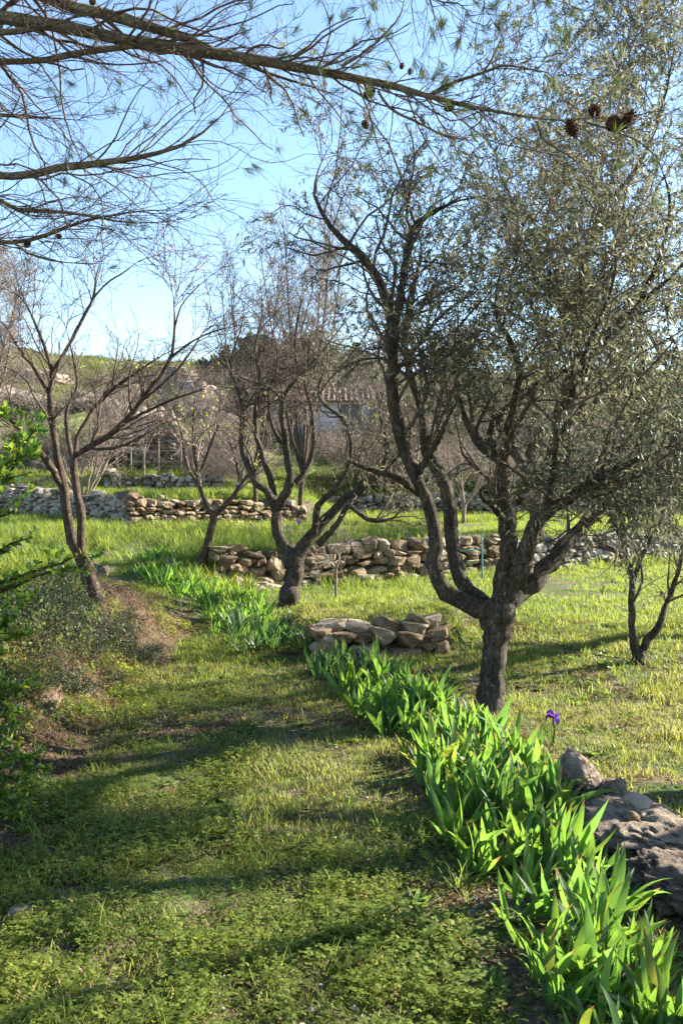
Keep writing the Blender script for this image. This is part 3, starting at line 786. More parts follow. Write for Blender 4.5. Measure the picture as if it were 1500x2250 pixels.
def generic_tree(label, cat, name, base, h, spread, rng, bark, twigm, leafm=None, n=6, trunk=0.5, r=0.08, dens=(3, 5, 8), leaf_args=None, lens=None, lean=(0, 0), up=0.5, group=None, upb=(0, 0, .3), pull=(0, 0, 0.03), tw=0.8):
    root = thing(name, label, cat, tuple(base), group)
    base = np.array(base, float)
    top = base + np.array([lean[0], lean[1], trunk])
    t = spline([[*(base - [0, 0, 0.1]), r * 1.3], [*(base + (top - base) * .4 + rng.normal(size=3) * r * .4), r], [*top, r * 1.1]], 8)
    limbs = [(t[:, :3], t[:, 3])]
    for i in range(n):
        a = i * 2.399 + rng.random(); out = np.array([math.cos(a), math.sin(a), 0]) * spread * rng.uniform(.55, 1)
        hh = h * rng.uniform(.75, 1) - trunk
        m1 = top + out * .35 + [0, 0, hh * .25]; m2 = top + out * .7 + [0, 0, hh * .6] + rng.normal(size=3) * spread * .12
        e = top + out + [0, 0, hh]
        s = spline([[*(top - [0, 0, .05]), r * .6], [*m1, r * .5], [*m2, r * .33], [*e, r * .12]], 16)
        limbs.append((s[:, :3] + rng.normal(size=(16, 3)) * r * .12, s[:, 3]))
    P, R = resamp(limbs[1:], 16)
    lens = lens or ((.4, 1.0), (.25, .55), (.12, .3))
    q = max(1.0, base[1] / 11.0)
    b1 = kids(P, R, rng, dens[0], (.2, 1), lens[0], 7, (25, 65), upb, up, .2, .45, .0045 * q, .25, .3, pull)
    b2 = kids(*b1, rng, dens[1], (.15, 1), lens[1], 5, (25, 65), (0, 0, .1), .2, .22, .5, .003 * q, .35, .3, pull)
    fine = []
    if dens[2]:
        b3 = kids(*b2, rng, dens[2], (.2, 1), lens[2], 4, (20, 60), (0, 0, 0), .3, .2, .6, .0021 * q, .5, .2, pull); fine = [b3]
    lf = None
    if leafm is not None:
        la = dict(per_m=30, L=(.04, .065), wr=.2, ang=(20, 60), droop=.2, detail=1); la.update(leaf_args or {})
        src = [(fine[0] if fine else b2)]
        lf = leaf_mesh('foliage', leafm, src, rng, la['per_m'], la['L'], la['wr'], la['ang'], la['droop'], detail=la['detail'], off=base)
    emit_tree(root, limbs, [b1, b2], lf, bark, twigm, 9, None, (4, 3), fine)
    return root

# olives whose crowns reach into the picture from the right; they shade the path
generic_tree('olive tree whose crown fills the right edge of the picture close to the viewer', 'olive tree', 'olive_tree', (4.1, 4.8, hz(4.1, 4.8)), 3.7, 2.0, np.random.default_rng(61), M['olive_bark'], M['twig'], M['olive_leaf'], 8, 0.9, 0.1, (3.0, 4.5, 6), dict(per_m=14, detail=2), pull=(-.01, 0, -.03))
generic_tree('olive tree behind the near lawn, crown showing at the right edge above the two-stemmed sapling', 'olive tree', 'olive_tree', (4.5, 8.9, hz(4.5, 8.9)), 4.0, 1.7, np.random.default_rng(62), M['olive_bark'], M['twig'], M['olive_leaf'], 9, 1.1, 0.1, (4, 6, 8), dict(per_m=34), pull=(0, 0, -.03))

def right_young_tree():
    rng = np.random.default_rng(71)
    g, d = G(1402, 1458)
    root = thing('young_olive_tree', 'young two-stemmed olive on bare earth at the right of the sunny lawn', 'olive tree', tuple(g))
    T = [(1402, 1462, 20), (1403, 1440, 14), (1404, 1428, 12)]
    Ls = [[(1398, 1440, 11), (1388, 1390, 9), (1388, 1330, 8), (1385, 1270, 7), (1370, 1200, 6), (1340, 1130, 5, -.1), (1320, 1060, 3, -.1)],
          [(1405, 1440, 10), (1425, 1405, 10), (1450, 1365, 8), (1465, 1320, 6, .1), (1490, 1250, 5, .2), (1500, 1150, 3, .2)],
          [(1386, 1290, 6), (1410, 1220, 5, .1), (1440, 1160, 4, .2), (1450, 1060, 3, .3)],
          [(1380, 1240, 5), (1350, 1210, 4, -.2), (1320, 1190, 3, -.3)]]
    limbs = [px_path(T, d, 8)] + [px_path(r, d, 18, .2, rng) for r in Ls]
    P, R = resamp(limbs[1:], 16)
    P = P[:, 4:]; R = R[:, 4:]
    b1 = kids(P, R, rng, 6, (0, 1), (.35, .9), 7, (30, 70), (0, 0, .2), .4, .2, .5, .003, .4, .3, (0, 0, -.04))
    b2 = kids(*b1, rng, 7, (.1, 1), (.2, .5), 5, (25, 60), (0, 0, -.2), .3, .2, .5, .0018, .4, .3, (0, 0, -.1))
    b3 = kids(*b2, rng, 6, (.2, 1), (.12, .28), 4, (20, 50), (0, 0, -.2), .3, .2, .5, .0012, .4, .3, (0, 0, -.1))
    lf = leaf_mesh('foliage', M['olive_leaf'], [b3], rng, 30, (.035, .06), .2, (20, 60), .3, off=g)
    emit_tree(root, limbs, [b1, b2], lf, M['olive_bark'], M['twig'], 10, None, (4, 3), [b3])
right_young_tree()

def forked_tree():
    rng = np.random.default_rng(81)
    g, d = G(637, 1335)
    root = thing('forked_tree', 'gnarled forked tree with twisting limbs and sparse leaves behind the iris bed', 'tree', tuple(g))
    thn = .84
    T = [(633, 1345, 30), (634, 1310, 25), (645, 1285, 20), (650, 1255, 21), (646, 1230, 25), (644, 1218, 20)]
    Ls = [
        [(640, 1245, 20), (618, 1195, 16), (605, 1160, 14), (607, 1120, 12), (595, 1088, 10), (562, 1060, 9), (541, 1020, 8), (530, 960, 7), (534, 900, 6), (520, 850, 5), (508, 790, 4, .1), (530, 720, 3, .1), (540, 650, 1.5, .1)],
        [(607, 1130, 11), (601, 1080, 9, .1), (585, 1030, 8, .1), (570, 980, 7, .2), (560, 920, 6, .2), (570, 840, 5, .2), (561, 760, 4, .3), (576, 690, 3, .3), (570, 600, 1.5, .3)],
        [(614, 1115, 13), (636, 1066, 11, -.1), (632, 1000, 9, -.1), (624, 940, 8, -.2), (620, 880, 7, -.2), (655, 830, 5, -.2), (700, 785, 4, -.1), (740, 730, 3, 0), (790, 670, 2, 0)],
        [(650, 1230, 17), (690, 1172, 15), (722, 1130, 13), (762, 1095, 11), (812, 1058, 9), (838, 1030, 8), (850, 980, 6), (835, 900, 4), (850, 840, 3)],
        [(690, 1172, 10, -.1), (700, 1110, 9, -.2), (740, 1070, 7, -.3), (770, 1010, 6, -.3), (760, 930, 5, -.3), (700, 870, 4, -.3), (720, 780, 3, -.3), (700, 700, 2, -.3)],
        [(700, 1195, 10, -.15), (735, 1160, 8, -.3), (765, 1112, 7, -.4), (785, 1125, 6, -.4), (810, 1142, 6, -.4), (850, 1143, 5, -.4), (875, 1128, 4, -.4), (890, 1105, 2.5, -.4)],
        [(650, 1060, 9, .2), (680, 1020, 8, .3), (690, 960, 6, .3), (680, 880, 5, .4), (650, 790, 4, .4), (655, 700, 3, .4), (680, 600, 1.5, .4)],
        [(632, 990, 6, -.1), (600, 940, 5, -.1), (590, 870, 4, 0), (610, 800, 3, 0), (600, 720, 2, 0)],
        [(812, 1058, 6), (860, 1020, 5, .1), (900, 960, 4, .1), (890, 890, 3, .1)]]
    limbs = [px_path(T, d, 14, .12, rng)] + [px_path(r, d, 26, .16, rng, thn) for r in Ls]
    P, R = resamp(limbs[1:], 20)
    P = P[:, 6:]; R = R[:, 6:]
    b1 = kids(P, R, rng, 3.2, (0, 1), (.5, 1.3), 8, (25, 70), (0, 0, .3), .5, .26, .5, .005, .4, .3, (0, 0, .02))
    b2 = kids(*b1, rng, 7.0, (.1, 1), (.3, .7), 6, (25, 70), (0, 0, .1), .3, .26, .5, .0032, .4, .3)
    b3 = kids(*b2, rng, 9.0, (.2, 1), (.15, .4), 4, (25, 70), (0, 0, 0), .3, .25, .5, .0022, .5, .3)
    def ok(Q):
        e = Q[:, -1]; px = 750 + e[:, 0] / e[:, 1] * F; py = 1060 - (e[:, 2] - CAMH) / e[:, 1] * F
        return rng.random(len(e)) < np.where(px > 690, np.where(py < 700, .18, .5), .02)
    lf = leaf_mesh('foliage', M['olive_leaf'], keep([b3], ok), rng, 26, (.05, .08), .24, (20, 60), .2, off=g)
    emit_tree(root, limbs, [b1, b2], lf, M['olive_bark'], M['twig'], 12, None, (4, 3), [b3])
forked_tree()

def thin_tree():
    rng = np.random.default_rng(82)
    g, d = G(437, 1255)
    root = thing('thin_tree', 'slim leaning dark-stemmed tree forking low in front of the sunlit terrace wall', 'tree', tuple(g))
    T = [(434, 1262, 12), (445, 1225, 9), (460, 1180, 8), (468, 1145, 8), (470, 1128, 9)]
    Ls = [[(470, 1134, 8), (448, 1098, 6), (436, 1050, 5), (428, 1000, 4.5), (425, 930, 3.5), (430, 850, 2)],
          [(470, 1134, 7), (505, 1098, 5.5), (528, 1066, 5), (548, 1042, 4), (565, 990, 3), (560, 900, 2)],
          [(436, 1050, 4), (455, 1000, 4), (480, 930, 3), (485, 860, 2)],
          [(440, 1070, 4), (410, 1020, 3, .1), (400, 960, 2.5, .1), (380, 890, 1.5, .1)],
          [(528, 1066, 4), (520, 1020, 3), (500, 950, 2)]]
    limbs = [px_path(T, d, 10, .1, rng)] + [px_path(r, d, 18, .15, rng) for r in Ls]
    P, R = resamp(limbs[1:], 14)
    b1 = kids(P, R, rng, 6, (.2, 1), (.4, 1.0), 7, (20, 60), (0, 0, .4), .5, .2, .5, .005, .4, .3)
    b2 = kids(*b1, rng, 6, (.1, 1), (.25, .6), 5, (25, 65), (0, 0, .1), .3, .22, .5, .0035, .4, .3)
    lf = leaf_mesh('foliage', M['lime_leaf'], [(b2[0][::3], b2[1][::3])], rng, 9, (.04, .07), .4, (20, 60), .1, off=g)
    emit_tree(root, limbs, [b1], lf, M['brown_bark'], M['grey_twig'], 9, None, (4, 3), [b2])
thin_tree()

def left_tree():
    rng = np.random.default_rng(83)
    g, d = G(220, 1350)
    root = thing('leaning_tree', 'bare reddish-brown two-stemmed tree leaning over the bank at the left of the path', 'tree', tuple(g))
    T = [(222, 1362, 21), (216, 1330, 18), (203, 1290, 17), (187, 1240, 19), (180, 1228, 16)]
    Ls = [
        [(184, 1240, 17), (165, 1195, 15), (150, 1135, 14), (141, 1085, 13), (136, 1050, 12), (125, 1000, 10), (115, 920, 9), (109, 862, 8), (116, 820, 7), (100, 768, 5), (82, 720, 4.5), (58, 668, 3), (30, 640, 2), (-10, 610, 1)],
        [(186, 1238, 11, -.05), (177, 1190, 10, -.1), (180, 1130, 11, -.1), (170, 1085, 9, -.1), (163, 1040, 9, -.1), (165, 1005, 9, -.1), (190, 985, 8, -.1), (232, 962, 8, -.15), (272, 930, 8, -.2), (310, 882, 7, -.2), (355, 822, 6, -.2), (378, 782, 5, -.2), (384, 720, 4, -.2), (383, 672, 3, -.2), (378, 635, 2, -.2), (372, 600, 1, -.2)],
        [(116, 820, 6), (150, 762, 5), (182, 700, 4.5), (205, 655, 4), (212, 608, 3), (224, 560, 1.5)],
        [(205, 655, 3), (238, 620, 2.5), (270, 600, 2), (310, 570, 1)],
        [(138, 1070, 10), (108, 1020, 9, -.1), (80, 985, 8, -.2), (48, 952, 7, -.3), (18, 912, 6, -.4), (-20, 870, 5, -.5), (-60, 800, 4, -.5)],
        [(378, 784, 4, -.2), (420, 752, 3, -.2), (470, 728, 2.5, -.1), (525, 715, 1.2, -.1)],
        [(166, 1000, 7, -.1), (172, 960, 6, 0), (190, 925, 6, .05), (216, 888, 5.5, .1), (252, 852, 5, .1), (292, 824, 4, .1), (350, 785, 2.5, .1), (400, 760, 1, .1)],
        [(165, 1030, 6, .1), (150, 960, 6, .2), (148, 900, 5, .25), (170, 850, 4, .3), (160, 780, 3, .3), (140, 700, 2, .3)],
        [(109, 862, 5, 0), (80, 815, 4, .1), (45, 770, 3, .1), (15, 720, 2, .1), (-10, 690, 1, .1)],
        [(272, 930, 5, -.2), (330, 900, 4, -.3), (400, 870, 3, -.3), (470, 850, 1.5, -.3)],
        [(190, 985, 5, -.1), (250, 985, 4, -.2), (300, 965, 3, -.3), (360, 930, 1.5, -.3)],
        [(384, 720, 3, -.2), (400, 670, 2, -.2), (440, 625, 1.5, -.2), (470, 610, 1, -.2)],
        [(310, 882, 4, -.2), (350, 850, 3.5, -.3), (400, 800, 3, -.3), (440, 740, 2, -.3), (470, 690, 1, -.3)]]
    limbs = [px_path(T, d, 10, .1, rng, .9)] + [px_path(r, d, 26, .12, rng, .8) for r in Ls]
    P, R = resamp(limbs[1:], 20)
    P = P[:, 7:]; R = R[:, 7:]
    b1 = kids(P, R, rng, 6.5, (0, 1), (.25, .85), 7, (20, 55), (.1, 0, .35), .5, .18, .5, .0045, .2, .3)
    b2 = kids(*b1, rng, 8.5, (.15, 1), (.15, .5), 5, (25, 60), (0, 0, .1), .3, .2, .5, .0030, .3, .3)
    b3 = kids(*b2, rng, 7.0, (.2, 1), (.08, .24), 4, (25, 60), (0, 0, .1), .3, .25, .5, .0021, .4, .3)
    emit_tree(root, limbs, [b1], None, M['brown_bark'], M['twig'], 12, None, (4, 3), [b2, b3])
    # pink buds on the upright shoots in the middle of the picture
    def top(Q):
        e = Q[:, -1]; px = 750 + e[:, 0] / e[:, 1] * F; py = 1060 - (e[:, 2] - CAMH) / e[:, 1] * F
        return (px > 340) & (px < 480) & (py < 660)
    v, f, r = leaves(keep([b1, b2], top), rng, 24, (.012, .022), .8, (20, 80), 0, detail=1, off=g)
    ob('blossom_buds', mesh_np('blossom_buds', v, f, M['pink_petal'], r), root, kind='stuff')
left_tree()

# paler bare trees further back
def bt(label, px, py, h, spread, seed, bark='pale_bark', n=6, r=.06, dens=(3.5, 5, 0), dmin=2, trunk=.5, leafm=None, twigm='grey_twig', la=None, **kw):
    g, d = G(px, py, dmin)
    hh = h * d / F
    k = max(1, d / 10.0)
    L3 = ((.4 * k ** .5, .9 * k ** .5), (.22 * k ** .5, .5 * k ** .5), (.12, .3))
    return generic_tree(label, 'tree', 'bare_tree' if leafm is None else 'small_tree', tuple(g), hh, spread * d / F, np.random.default_rng(seed), M[bark], M[twigm], leafm, n, trunk, r, dens, la, L3, **kw)
bt('pale many-stemmed bare tree rising from the foot of the shaded wall behind the leaning tree', 185, 1130, 330, 130, 91, n=10, trunk=.25, r=.055, dens=(5, 7, 5))
bt('tall pale-barked bare tree with fine upright twigs against the sky behind the forked tree', 665, 1150, 700, 110, 92, bark='brown_bark', n=9, trunk=1.2, r=.06, dmin=12, dens=(4.5, 7, 7), upb=(0, 0, .6))
bt('bare tree left of the forked tree with thin upright shoots against the sky', 560, 1130, 560, 90, 93, bark='brown_bark', n=7, trunk=.8, r=.05, dmin=12, dens=(4.5, 7, 7), upb=(0, 0, .6))
bt('bare tree at the far left edge with a haze of pinkish twigs', -60, 1110, 620, 150, 94, n=10, trunk=1.0, r=.1, dmin=10, dens=(5, 7, 8))
bt('slender young bare tree standing before the upper rubble wall', 317, 1085, 190, 40, 95, n=5, trunk=1.2, r=.04, dmin=15, dens=(3, 4, 0))
bt('bare spreading tree behind the olive limbs right of the forked tree', 905, 1130, 430, 170, 96, n=9, trunk=.9, r=.1, dmin=14, dens=(4.5, 7, 7))
bt('thin bare sapling in front of the large tan stone wall', 738, 1318, 130, 55, 97, n=5, trunk=.45, r=.018, dens=(6, 5, 0), bark='pale_bark')
bt('olive tree on the far terrace behind the large olive, crown above the grey wall', 1180, 1180, 480, 230, 98, 'olive_bark', 8, .12, (4.5, 6, 6), 14, 1.1, M['olive_leaf'], 'twig', dict(per_m=16, L=(.07, .11), wr=.24))
bt('olive tree on the terrace at the far right behind the young two-stemmed olive', 1460, 1165, 560, 220, 99, 'olive_bark', 8, .12, (4.5, 6, 6), 14, 1.1, M['olive_leaf'], 'twig', dict(per_m=16, L=(.07, .11), wr=.24))
bt('small bare tree beside the dark thicket on the middle terrace', 1020, 1150, 210, 90, 100, n=6, trunk=.5, r=.05, dmin=14, dens=(4, 5, 0))

# ------------------------------------------------------------------ pine reaching over from the left
CONE = None
def cone_mesh():
    V, Fc = [], []
    n = 70
    for i in range(12):
        a0 = i / 12 * 2 * math.pi
    # core
    rings = 7
    for j in range(rings + 1):
        t = j / rings; r = 0.62 * math.sin(math.pi * min(max(t, .03), .97)) ** .6
        for i in range(8):
            a = i / 8 * 2 * math.pi; V.append((r * math.cos(a), r * math.sin(a), (t - .5) * 2.1))
    for j in range(rings):
        for i in range(8):
            Fc.append((j * 8 + i, j * 8 + (i + 1) % 8, (j + 1) * 8 + (i + 1) % 8, (j + 1) * 8 + i))
    for i in range(n):
        t = (i + .5) / n; a = i * 2.39996; z = (t - .5) * 2.0
        r = math.sin(math.pi * (0.08 + t * .84)) ** .6
        ca, sa = math.cos(a), math.sin(a)
        wdt = .19 * r + .05
        b = len(V)
        def P(rr, ww, zz): return (rr * ca - ww * sa, rr * sa + ww * ca, z + zz)
        V += [P(.4 * r, -wdt * .5, .05), P(.4 * r, wdt * .5, .05), P(.98 * r, wdt, -.12), P(.98 * r, -wdt, -.12), P(1.0 * r, 0, -.26), P(.92 * r, wdt, -.2), P(.92 * r, -wdt, -.2)]
        Fc += [(b, b + 1, b + 2, b + 3), (b + 3, b + 2, b + 4), (b, b + 6, b + 5, b + 1)]
    q = [f for f in Fc if len(f) == 4]; t3 = [f for f in Fc if len(f) == 3]
    return mesh_np('pine_cone', np.array(V), [np.array(q), np.array(t3)], M['cone'])

def pine():
    rng = np.random.default_rng(111)
    d = 3.7
    tx, ty = -3.6, 3.9
    root = thing('pine_tree', 'pine tree whose long lichen-covered boughs, bare twigs and cones reach across the sky', 'pine tree', (tx, ty, hz(tx, ty)))
    off = np.array(root.location)
    tr = spline([[tx, ty, off[2] - .1, .2], [tx + .05, ty, 1.5, .17], [tx - .05, ty + .05, 3.2, .15], [tx, ty, 4.6, .12]], 14)
    limbs = [(tr[:, :3], tr[:, 3])]
    def st(px, py, r, dd=0):    # row meeting the trunk, from a world height
        return (px, py, r, dd)
    rows = [
        [(-900, -150, 26), (-400, 10, 20), (0, 35, 16), (130, 55, 16), (300, 95, 15), (450, 112, 15), (560, 132, 14), (660, 150, 12), (750, 165, 11), (860, 190, 10), (950, 214, 9), (1060, 240, 7.5), (1150, 256, 6.5), (1240, 265, 5), (1300, 258, 3.5), (1350, 262, 2.5), (1378, 262, 2)],
        [(-800, -400, 22), (-200, -150, 17), (110, -5, 15), (200, 20, 14), (300, 48, 13), (370, 70, 12), (450, 105, 10), (520, 130, 8), (600, 165, 7, .1), (700, 195, 5, .15), (800, 235, 3, .2)],
        [(-900, 0, 16), (-400, 100, 11), (0, 133, 8), (100, 131, 8), (200, 112, 8), (300, 100, 8), (370, 100, 8), (450, 118, 7), (560, 122, 4, .1)],
        [(-900, 100, 20), (-400, 330, 15, -.1), (0, 385, 10, -.1), (120, 371, 9, -.1), (230, 355, 9, -.1), (330, 340, 8, -.1), (410, 315, 7, -.1), (470, 270, 5, -.1), (510, 225, 3, -.1), (540, 160, 2, -.1)],
        [(-800, 300, 15), (-300, 420, 10, .2), (0, 440, 5, .2), (20, 458, 6, .2), (150, 468, 4, .2), (300, 490, 3, .2), (430, 478, 2, .2)],
        [(-800, 330, 15), (-300, 500, 10, .3), (0, 532, 5, .3), (80, 522, 5, .3), (190, 485, 4, .3), (330, 462, 3, .3), (440, 468, 2, .3)],
        [(-800, 200, 12), (-300, 240, 8, .4), (0, 253, 6, .4), (100, 258, 5, .4), (195, 266, 3, .4)],
        [(-300, 510, 5, .2), (0, 528, 4, .2), (60, 555, 3, .2), (130, 575, 2.5, .2), (240, 580, 1.5, .2)],
        [(-600, -60, 12, -.2), (-100, 60, 8, -.2), (80, 62, 7, -.2), (200, 22, 4, -.2), (260, -10, 3, -.2)],
        [(950, 205, 6), (1000, 180, 5), (1060, 160, 4), (1110, 145, 3), (1180, 155, 2), (1240, 168, 1.2)],
        [(1060, 162, 3.5), (1080, 130, 3), (1100, 85, 2), (1105, 60, 1)],
        [(750, 145, 5), (800, 115, 4), (850, 70, 3), (880, 30, 2), (890, -20, 2)],
        [(830, 200, 4, -.1), (860, 240, 4, -.1), (920, 270, 3, -.1), (980, 300, 2.5, -.1), (1040, 310, 1.5, -.1)],
        [(1180, 268, 3.5), (1190, 300, 3), (1220, 325, 2.5), (1260, 350, 2), (1280, 380, 1.2)],
        [(1290, 270, 3), (1340, 285, 2.5), (1400, 310, 2.5), (1440, 345, 2), (1450, 370, 1)],
        # boughs above the top of the frame that hang into it
        [(-900, -700, 24), (-200, -420, 17, -.3), (300, -300, 13, -.3), (800, -240, 9, -.3), (1150, -200, 5, -.3), (1350, -170, 3, -.3)],
        [(700, -250, 6, -.3), (820, -120, 5, -.3), (920, -40, 4, -.3), (950, 20, 3, -.3), (960, 80, 2, -.3)],
        [(950, -220, 5, -.3), (1020, -100, 4, -.3), (1060, -20, 2.5, -.3), (1060, 60, 1.5, -.3)],
        [(1100, -205, 5, -.3), (1150, -90, 3, -.3), (1170, 0, 2.5, -.3), (1185, 60, 1.5, -.3)],
        [(1150, -200, 4, -.3), (1210, -100, 3, -.3), (1245, -20, 2, -.3), (1250, 20, 1, -.3)],
        [(880, -60, 3, -.3), (960, 0, 2.5, -.3), (1010, 10, 2, -.3), (1040, 50, 1.5, -.3)],
    ]
    for i, r in enumerate(rows):
        r = list(r)
        P, R = px_path(r, d, 34, .14, rng, .86)
        if r[0][0] <= -600:      # tie back to the trunk
            hgt = min(max(P[0, 2] * 0.75, 1.8), 4.4)
            P0 = np.array([tx, ty, hgt]); s = spline(np.vstack([[*P0, R[0] * 1.1], np.column_stack([P[4:], R[4:]])]), 36)
            P, R = s[:, :3], np.maximum(s[:, 3], .001)
        limbs.append((P, R))
    emit = limbs
    def vis(P, R):  # only the stretch near or inside the frame gets twigs
        px = 750 + P[:, 0] / np.maximum(P[:, 1], .1) * F
        m = px > -250
        return P[m], R[m]
    src = [vis(P, R) for P, R in limbs[1:]]
    big = resamp([s for s in src if len(s[0]) > 4], 20)
    # long, slender, near parallel strands sweeping down to the right
    s1 = kids(big[0][:9], big[1][:9], rng, 9, (0.0, .9), (.25, 1.0), 11, (20, 60), (.5, -.1, -.42), .8, .21, .3, .0019, .35, .2, (.015, 0, .008))
    s1u = kids(big[0][:9], big[1][:9], rng, 4, (0.1, 1), (.2, .6), 7, (20, 60), (.5, 0, .5), .7, .18, .3, .0022, .35, .2, (.02, 0, 0))
    s1b = kids(big[0][9:], big[1][9:], rng, 17, (0.1, 1), (.12, .4), 6, (25, 70), (.1, 0, .1), .2, .2, .4, .0018, .4, .2)
    s1c = kids(big[0][:1], big[1][:1], rng, 14, (0.45, 1), (.2, .6), 7, (25, 70), (.2, 0, -.1), .3, .2, .3, .002, .4, .2)
    b1 = [s1, s1u, s1b, s1c]
    b2 = [kids(P, R, rng, 7.5, (.15, 1), (.08, .34), 6, (20, 60), (.2, 0, 0), .2, .34, .55, .0013, .45, .3) for P, R in b1]
    b3 = [kids(P, R, rng, 8, (.2, 1), (.04, .13), 4, (25, 70), (.2, 0, 0), .2, .28, .6, .0009, .5, .3) for P, R in b2]
    emit_tree(root, emit, b1, None, M['pine_bark'], M['twig'], 10, None, (5, 3), b2 + b3)
    # needle tufts at twig ends
    tips, dirs = [], []
    for (P, R), pr in zip(b2, (.05, .1, .6, .22)):
        e = P[:, -1]; px = 750 + e[:, 0] / e[:, 1] * F; py = 1060 - (e[:, 2] - CAMH) / e[:, 1] * F
        pr2 = np.where((px > 900) & (py < 140), .6, np.where((px > 560) & (px < 1000) & (py > 150), pr * 3, pr))
        m = (rng.random(len(P)) < pr2)
        tips.append(P[m, -1]); dirs.append(norm(P[m, -1] - P[m, -2]))
    tp = np.concatenate(tips); dr = np.concatenate(dirs)
    per = 46
    p = np.repeat(tp, per, 0) - np.repeat(dr, per, 0) * rng.random((len(tp) * per, 1)) * .03
    D = norm(np.repeat(dr, per, 0) + rng.normal(size=(len(p), 3)) * .38)
    v, f, r = blades(p, D, rng, (.04, .075), .034, 1, 0, off)
    ob('needles', mesh_np('needles', v, f, M['pine_needle'], r), root, kind='stuff')
    cm = cone_mesh()
    for (cx, cy, rp, dd) in [(810, 205, 12, 0), (985, 236, 10, 0), (803, 275, 9, .1), (1256, 283, 16, -.05), (1307, 246, 14, .08), (1345, 273, 15, -.02), (1377, 264, 17, -.03), (882, 146, 6, .1), (900, 158, 6, .1), (60, 536, 9, .3), (131, 519, 6, .3), (203, 4, 7, -.1)]:
        o = ob('pine_cone', cm, root); o.location = W(cx, cy, d + dd) - off
        s = rp * d / F; o.scale = (s, s, s * 1.15); o.rotation_euler = (rng.normal() * .6 + 2.6, rng.normal() * .6, rng.random() * 6)
        c = np.array(W(cx, cy, d + dd)); allp = np.concatenate([l[0] for l in limbs[1:]]); nr = allp[np.argmin(np.linalg.norm(allp - c, axis=1))]
        stp = spline([[*c, .003], [*(c * .5 + nr * .5 + [0, 0, .01]), .003], [*nr, .004]], 5)
        so = ob('stalk', tube_mesh('stalk', [(stp[None, :, :3], stp[None, :, 3])], 5, M['twig'], off), root)
    # stalks for the cones
pine()

# ------------------------------------------------------------------ shrubs and thickets
def leafy_bush_mesh(seed, leafm, n=900, size=1.0, L=(.05, .09), wr=.45, flat=.7, twigs=True):
    rng = np.random.default_rng(seed)
    a = rng.normal(size=(40, 3)); a = norm(a); a[:, 2] = np.abs(a[:, 2]) + .15; a = norm(a)
    base = np.zeros((40, 1, 3)) + np.array([0, 0, .02])
    ln = size * rng.uniform(.55, 1.0, 40)
    k = 6; P = np.empty((40, k, 3)); D = a.copy(); P[:, 0] = rng.normal(size=(40, 3)) * size * .12 * np.array([1, 1, 0])
    for j in range(1, k):
        P[:, j] = P[:, j - 1] + D * (ln / (k - 1))[:, None] * np.array([1, 1, flat]); D = norm(D + rng.normal(size=(40, 3)) * .22)
    R = np.full((40, k), .008 * size) * np.linspace(1, .3, k)
    b2 = kids(P, R, rng, 9 / size, (.3, 1), (.15 * size, .4 * size), 4, (30, 80), (0, 0, .2), .3, .25, .5, .003 * size, .5, .2)
    v, f, r = leaves([b2, (P[:, 3:], R[:, 3:])], rng, n / (len(b2[0]) * .25 * size + 10), L, wr, (20, 90), 0, detail=1, jit=.03 * size)
    lm = mesh_np('foliage', v, f, leafm, r)
    tm = tube_mesh('stems', [(P, R), b2], 3, M['twig'])
    return lm, tm
def thicket_mesh(seed, size=1.0, mat='grey_twig', n=50, k2=7, rr=.006):
    rng = np.random.default_rng(seed)
    a = rng.normal(size=(n, 3)); a[:, 2] = np.abs(a[:, 2]) * 1.6 + .5; a = norm(a)
    k = 7; P = np.empty((n, k, 3)); D = a.copy(); P[:, 0] = rng.normal(size=(n, 3)) * size * .3 * np.array([1, 1, 0])
    ln = size * rng.uniform(.6, 1.2, n)
    for j in range(1, k):
        P[:, j] = P[:, j - 1] + D * (ln / (k - 1))[:, None]; D = norm(D + rng.normal(size=(n, 3)) * .2 + [0, 0, -.03])
    R = np.full((n, k), rr * size) * np.linspace(1, .3, k)
    b2 = kids(P, R, rng, k2 / size, (.15, 1), (.25 * size, .6 * size), 5, (25, 70), (0, 0, .2), .3, .25, .6, rr * .55 * size, .5, .2)
    b3 = kids(*b2, rng, k2 / size, (.2, 1), (.12 * size, .3 * size), 3, (25, 70), (0, 0, .2), .3, .25, .6, rr * .42 * size, .5, .2)
    return tube_mesh('thicket', [(P, R), b2, b3], 3, M[mat])
BUSH = [leafy_bush_mesh(200 + i, M['scrub_leaf'], 1500) for i in range(3)]
DARK = [leafy_bush_mesh(210 + i, M['dark_leaf'], 1700) for i in range(2)]
LIME = [leafy_bush_mesh(220, M['lime_leaf'], 900, wr=.5)]
THICK = [thicket_mesh(230 + i, n=60, k2=7) for i in range(3)]
THICKD = thicket_mesh(250, mat='twig', n=30, k2=5)
THICKB = [thicket_mesh(240 + i, mat='grey_twig', n=55, k2=7) for i in range(2)]

def put_bush(protos, p, s, label, group=None, name='shrub', yaw=0, flat=1.0):
    root = thing(name, label, 'shrub', tuple(p), group)
    root.scale = (s, s, s * flat); root.rotation_euler = (0, 0, yaw)
    lm, tm = protos
    ob('foliage', lm, root, kind='stuff'); ob('stems', tm, root, kind='stuff')
def put_thicket(me, p, s, label, group=None, yaw=0, flat=1.0):
    o = ob('thicket', me, None, label, 'thicket', group)
    o.location = p; o.scale = (s, s, s * flat); o.rotation_euler = (0, 0, yaw)
rr = np.random.default_rng(300)
def scatter(zone, n, fn, s, smin=10, **kw):
    for i in range(n):
        px = rr.uniform(zone[0], zone[2]); py = rr.uniform(zone[1], zone[3])
        g, d = G(px, py, smin)
        fn(g, rr.uniform(*s), rr.uniform(0, 6.28))
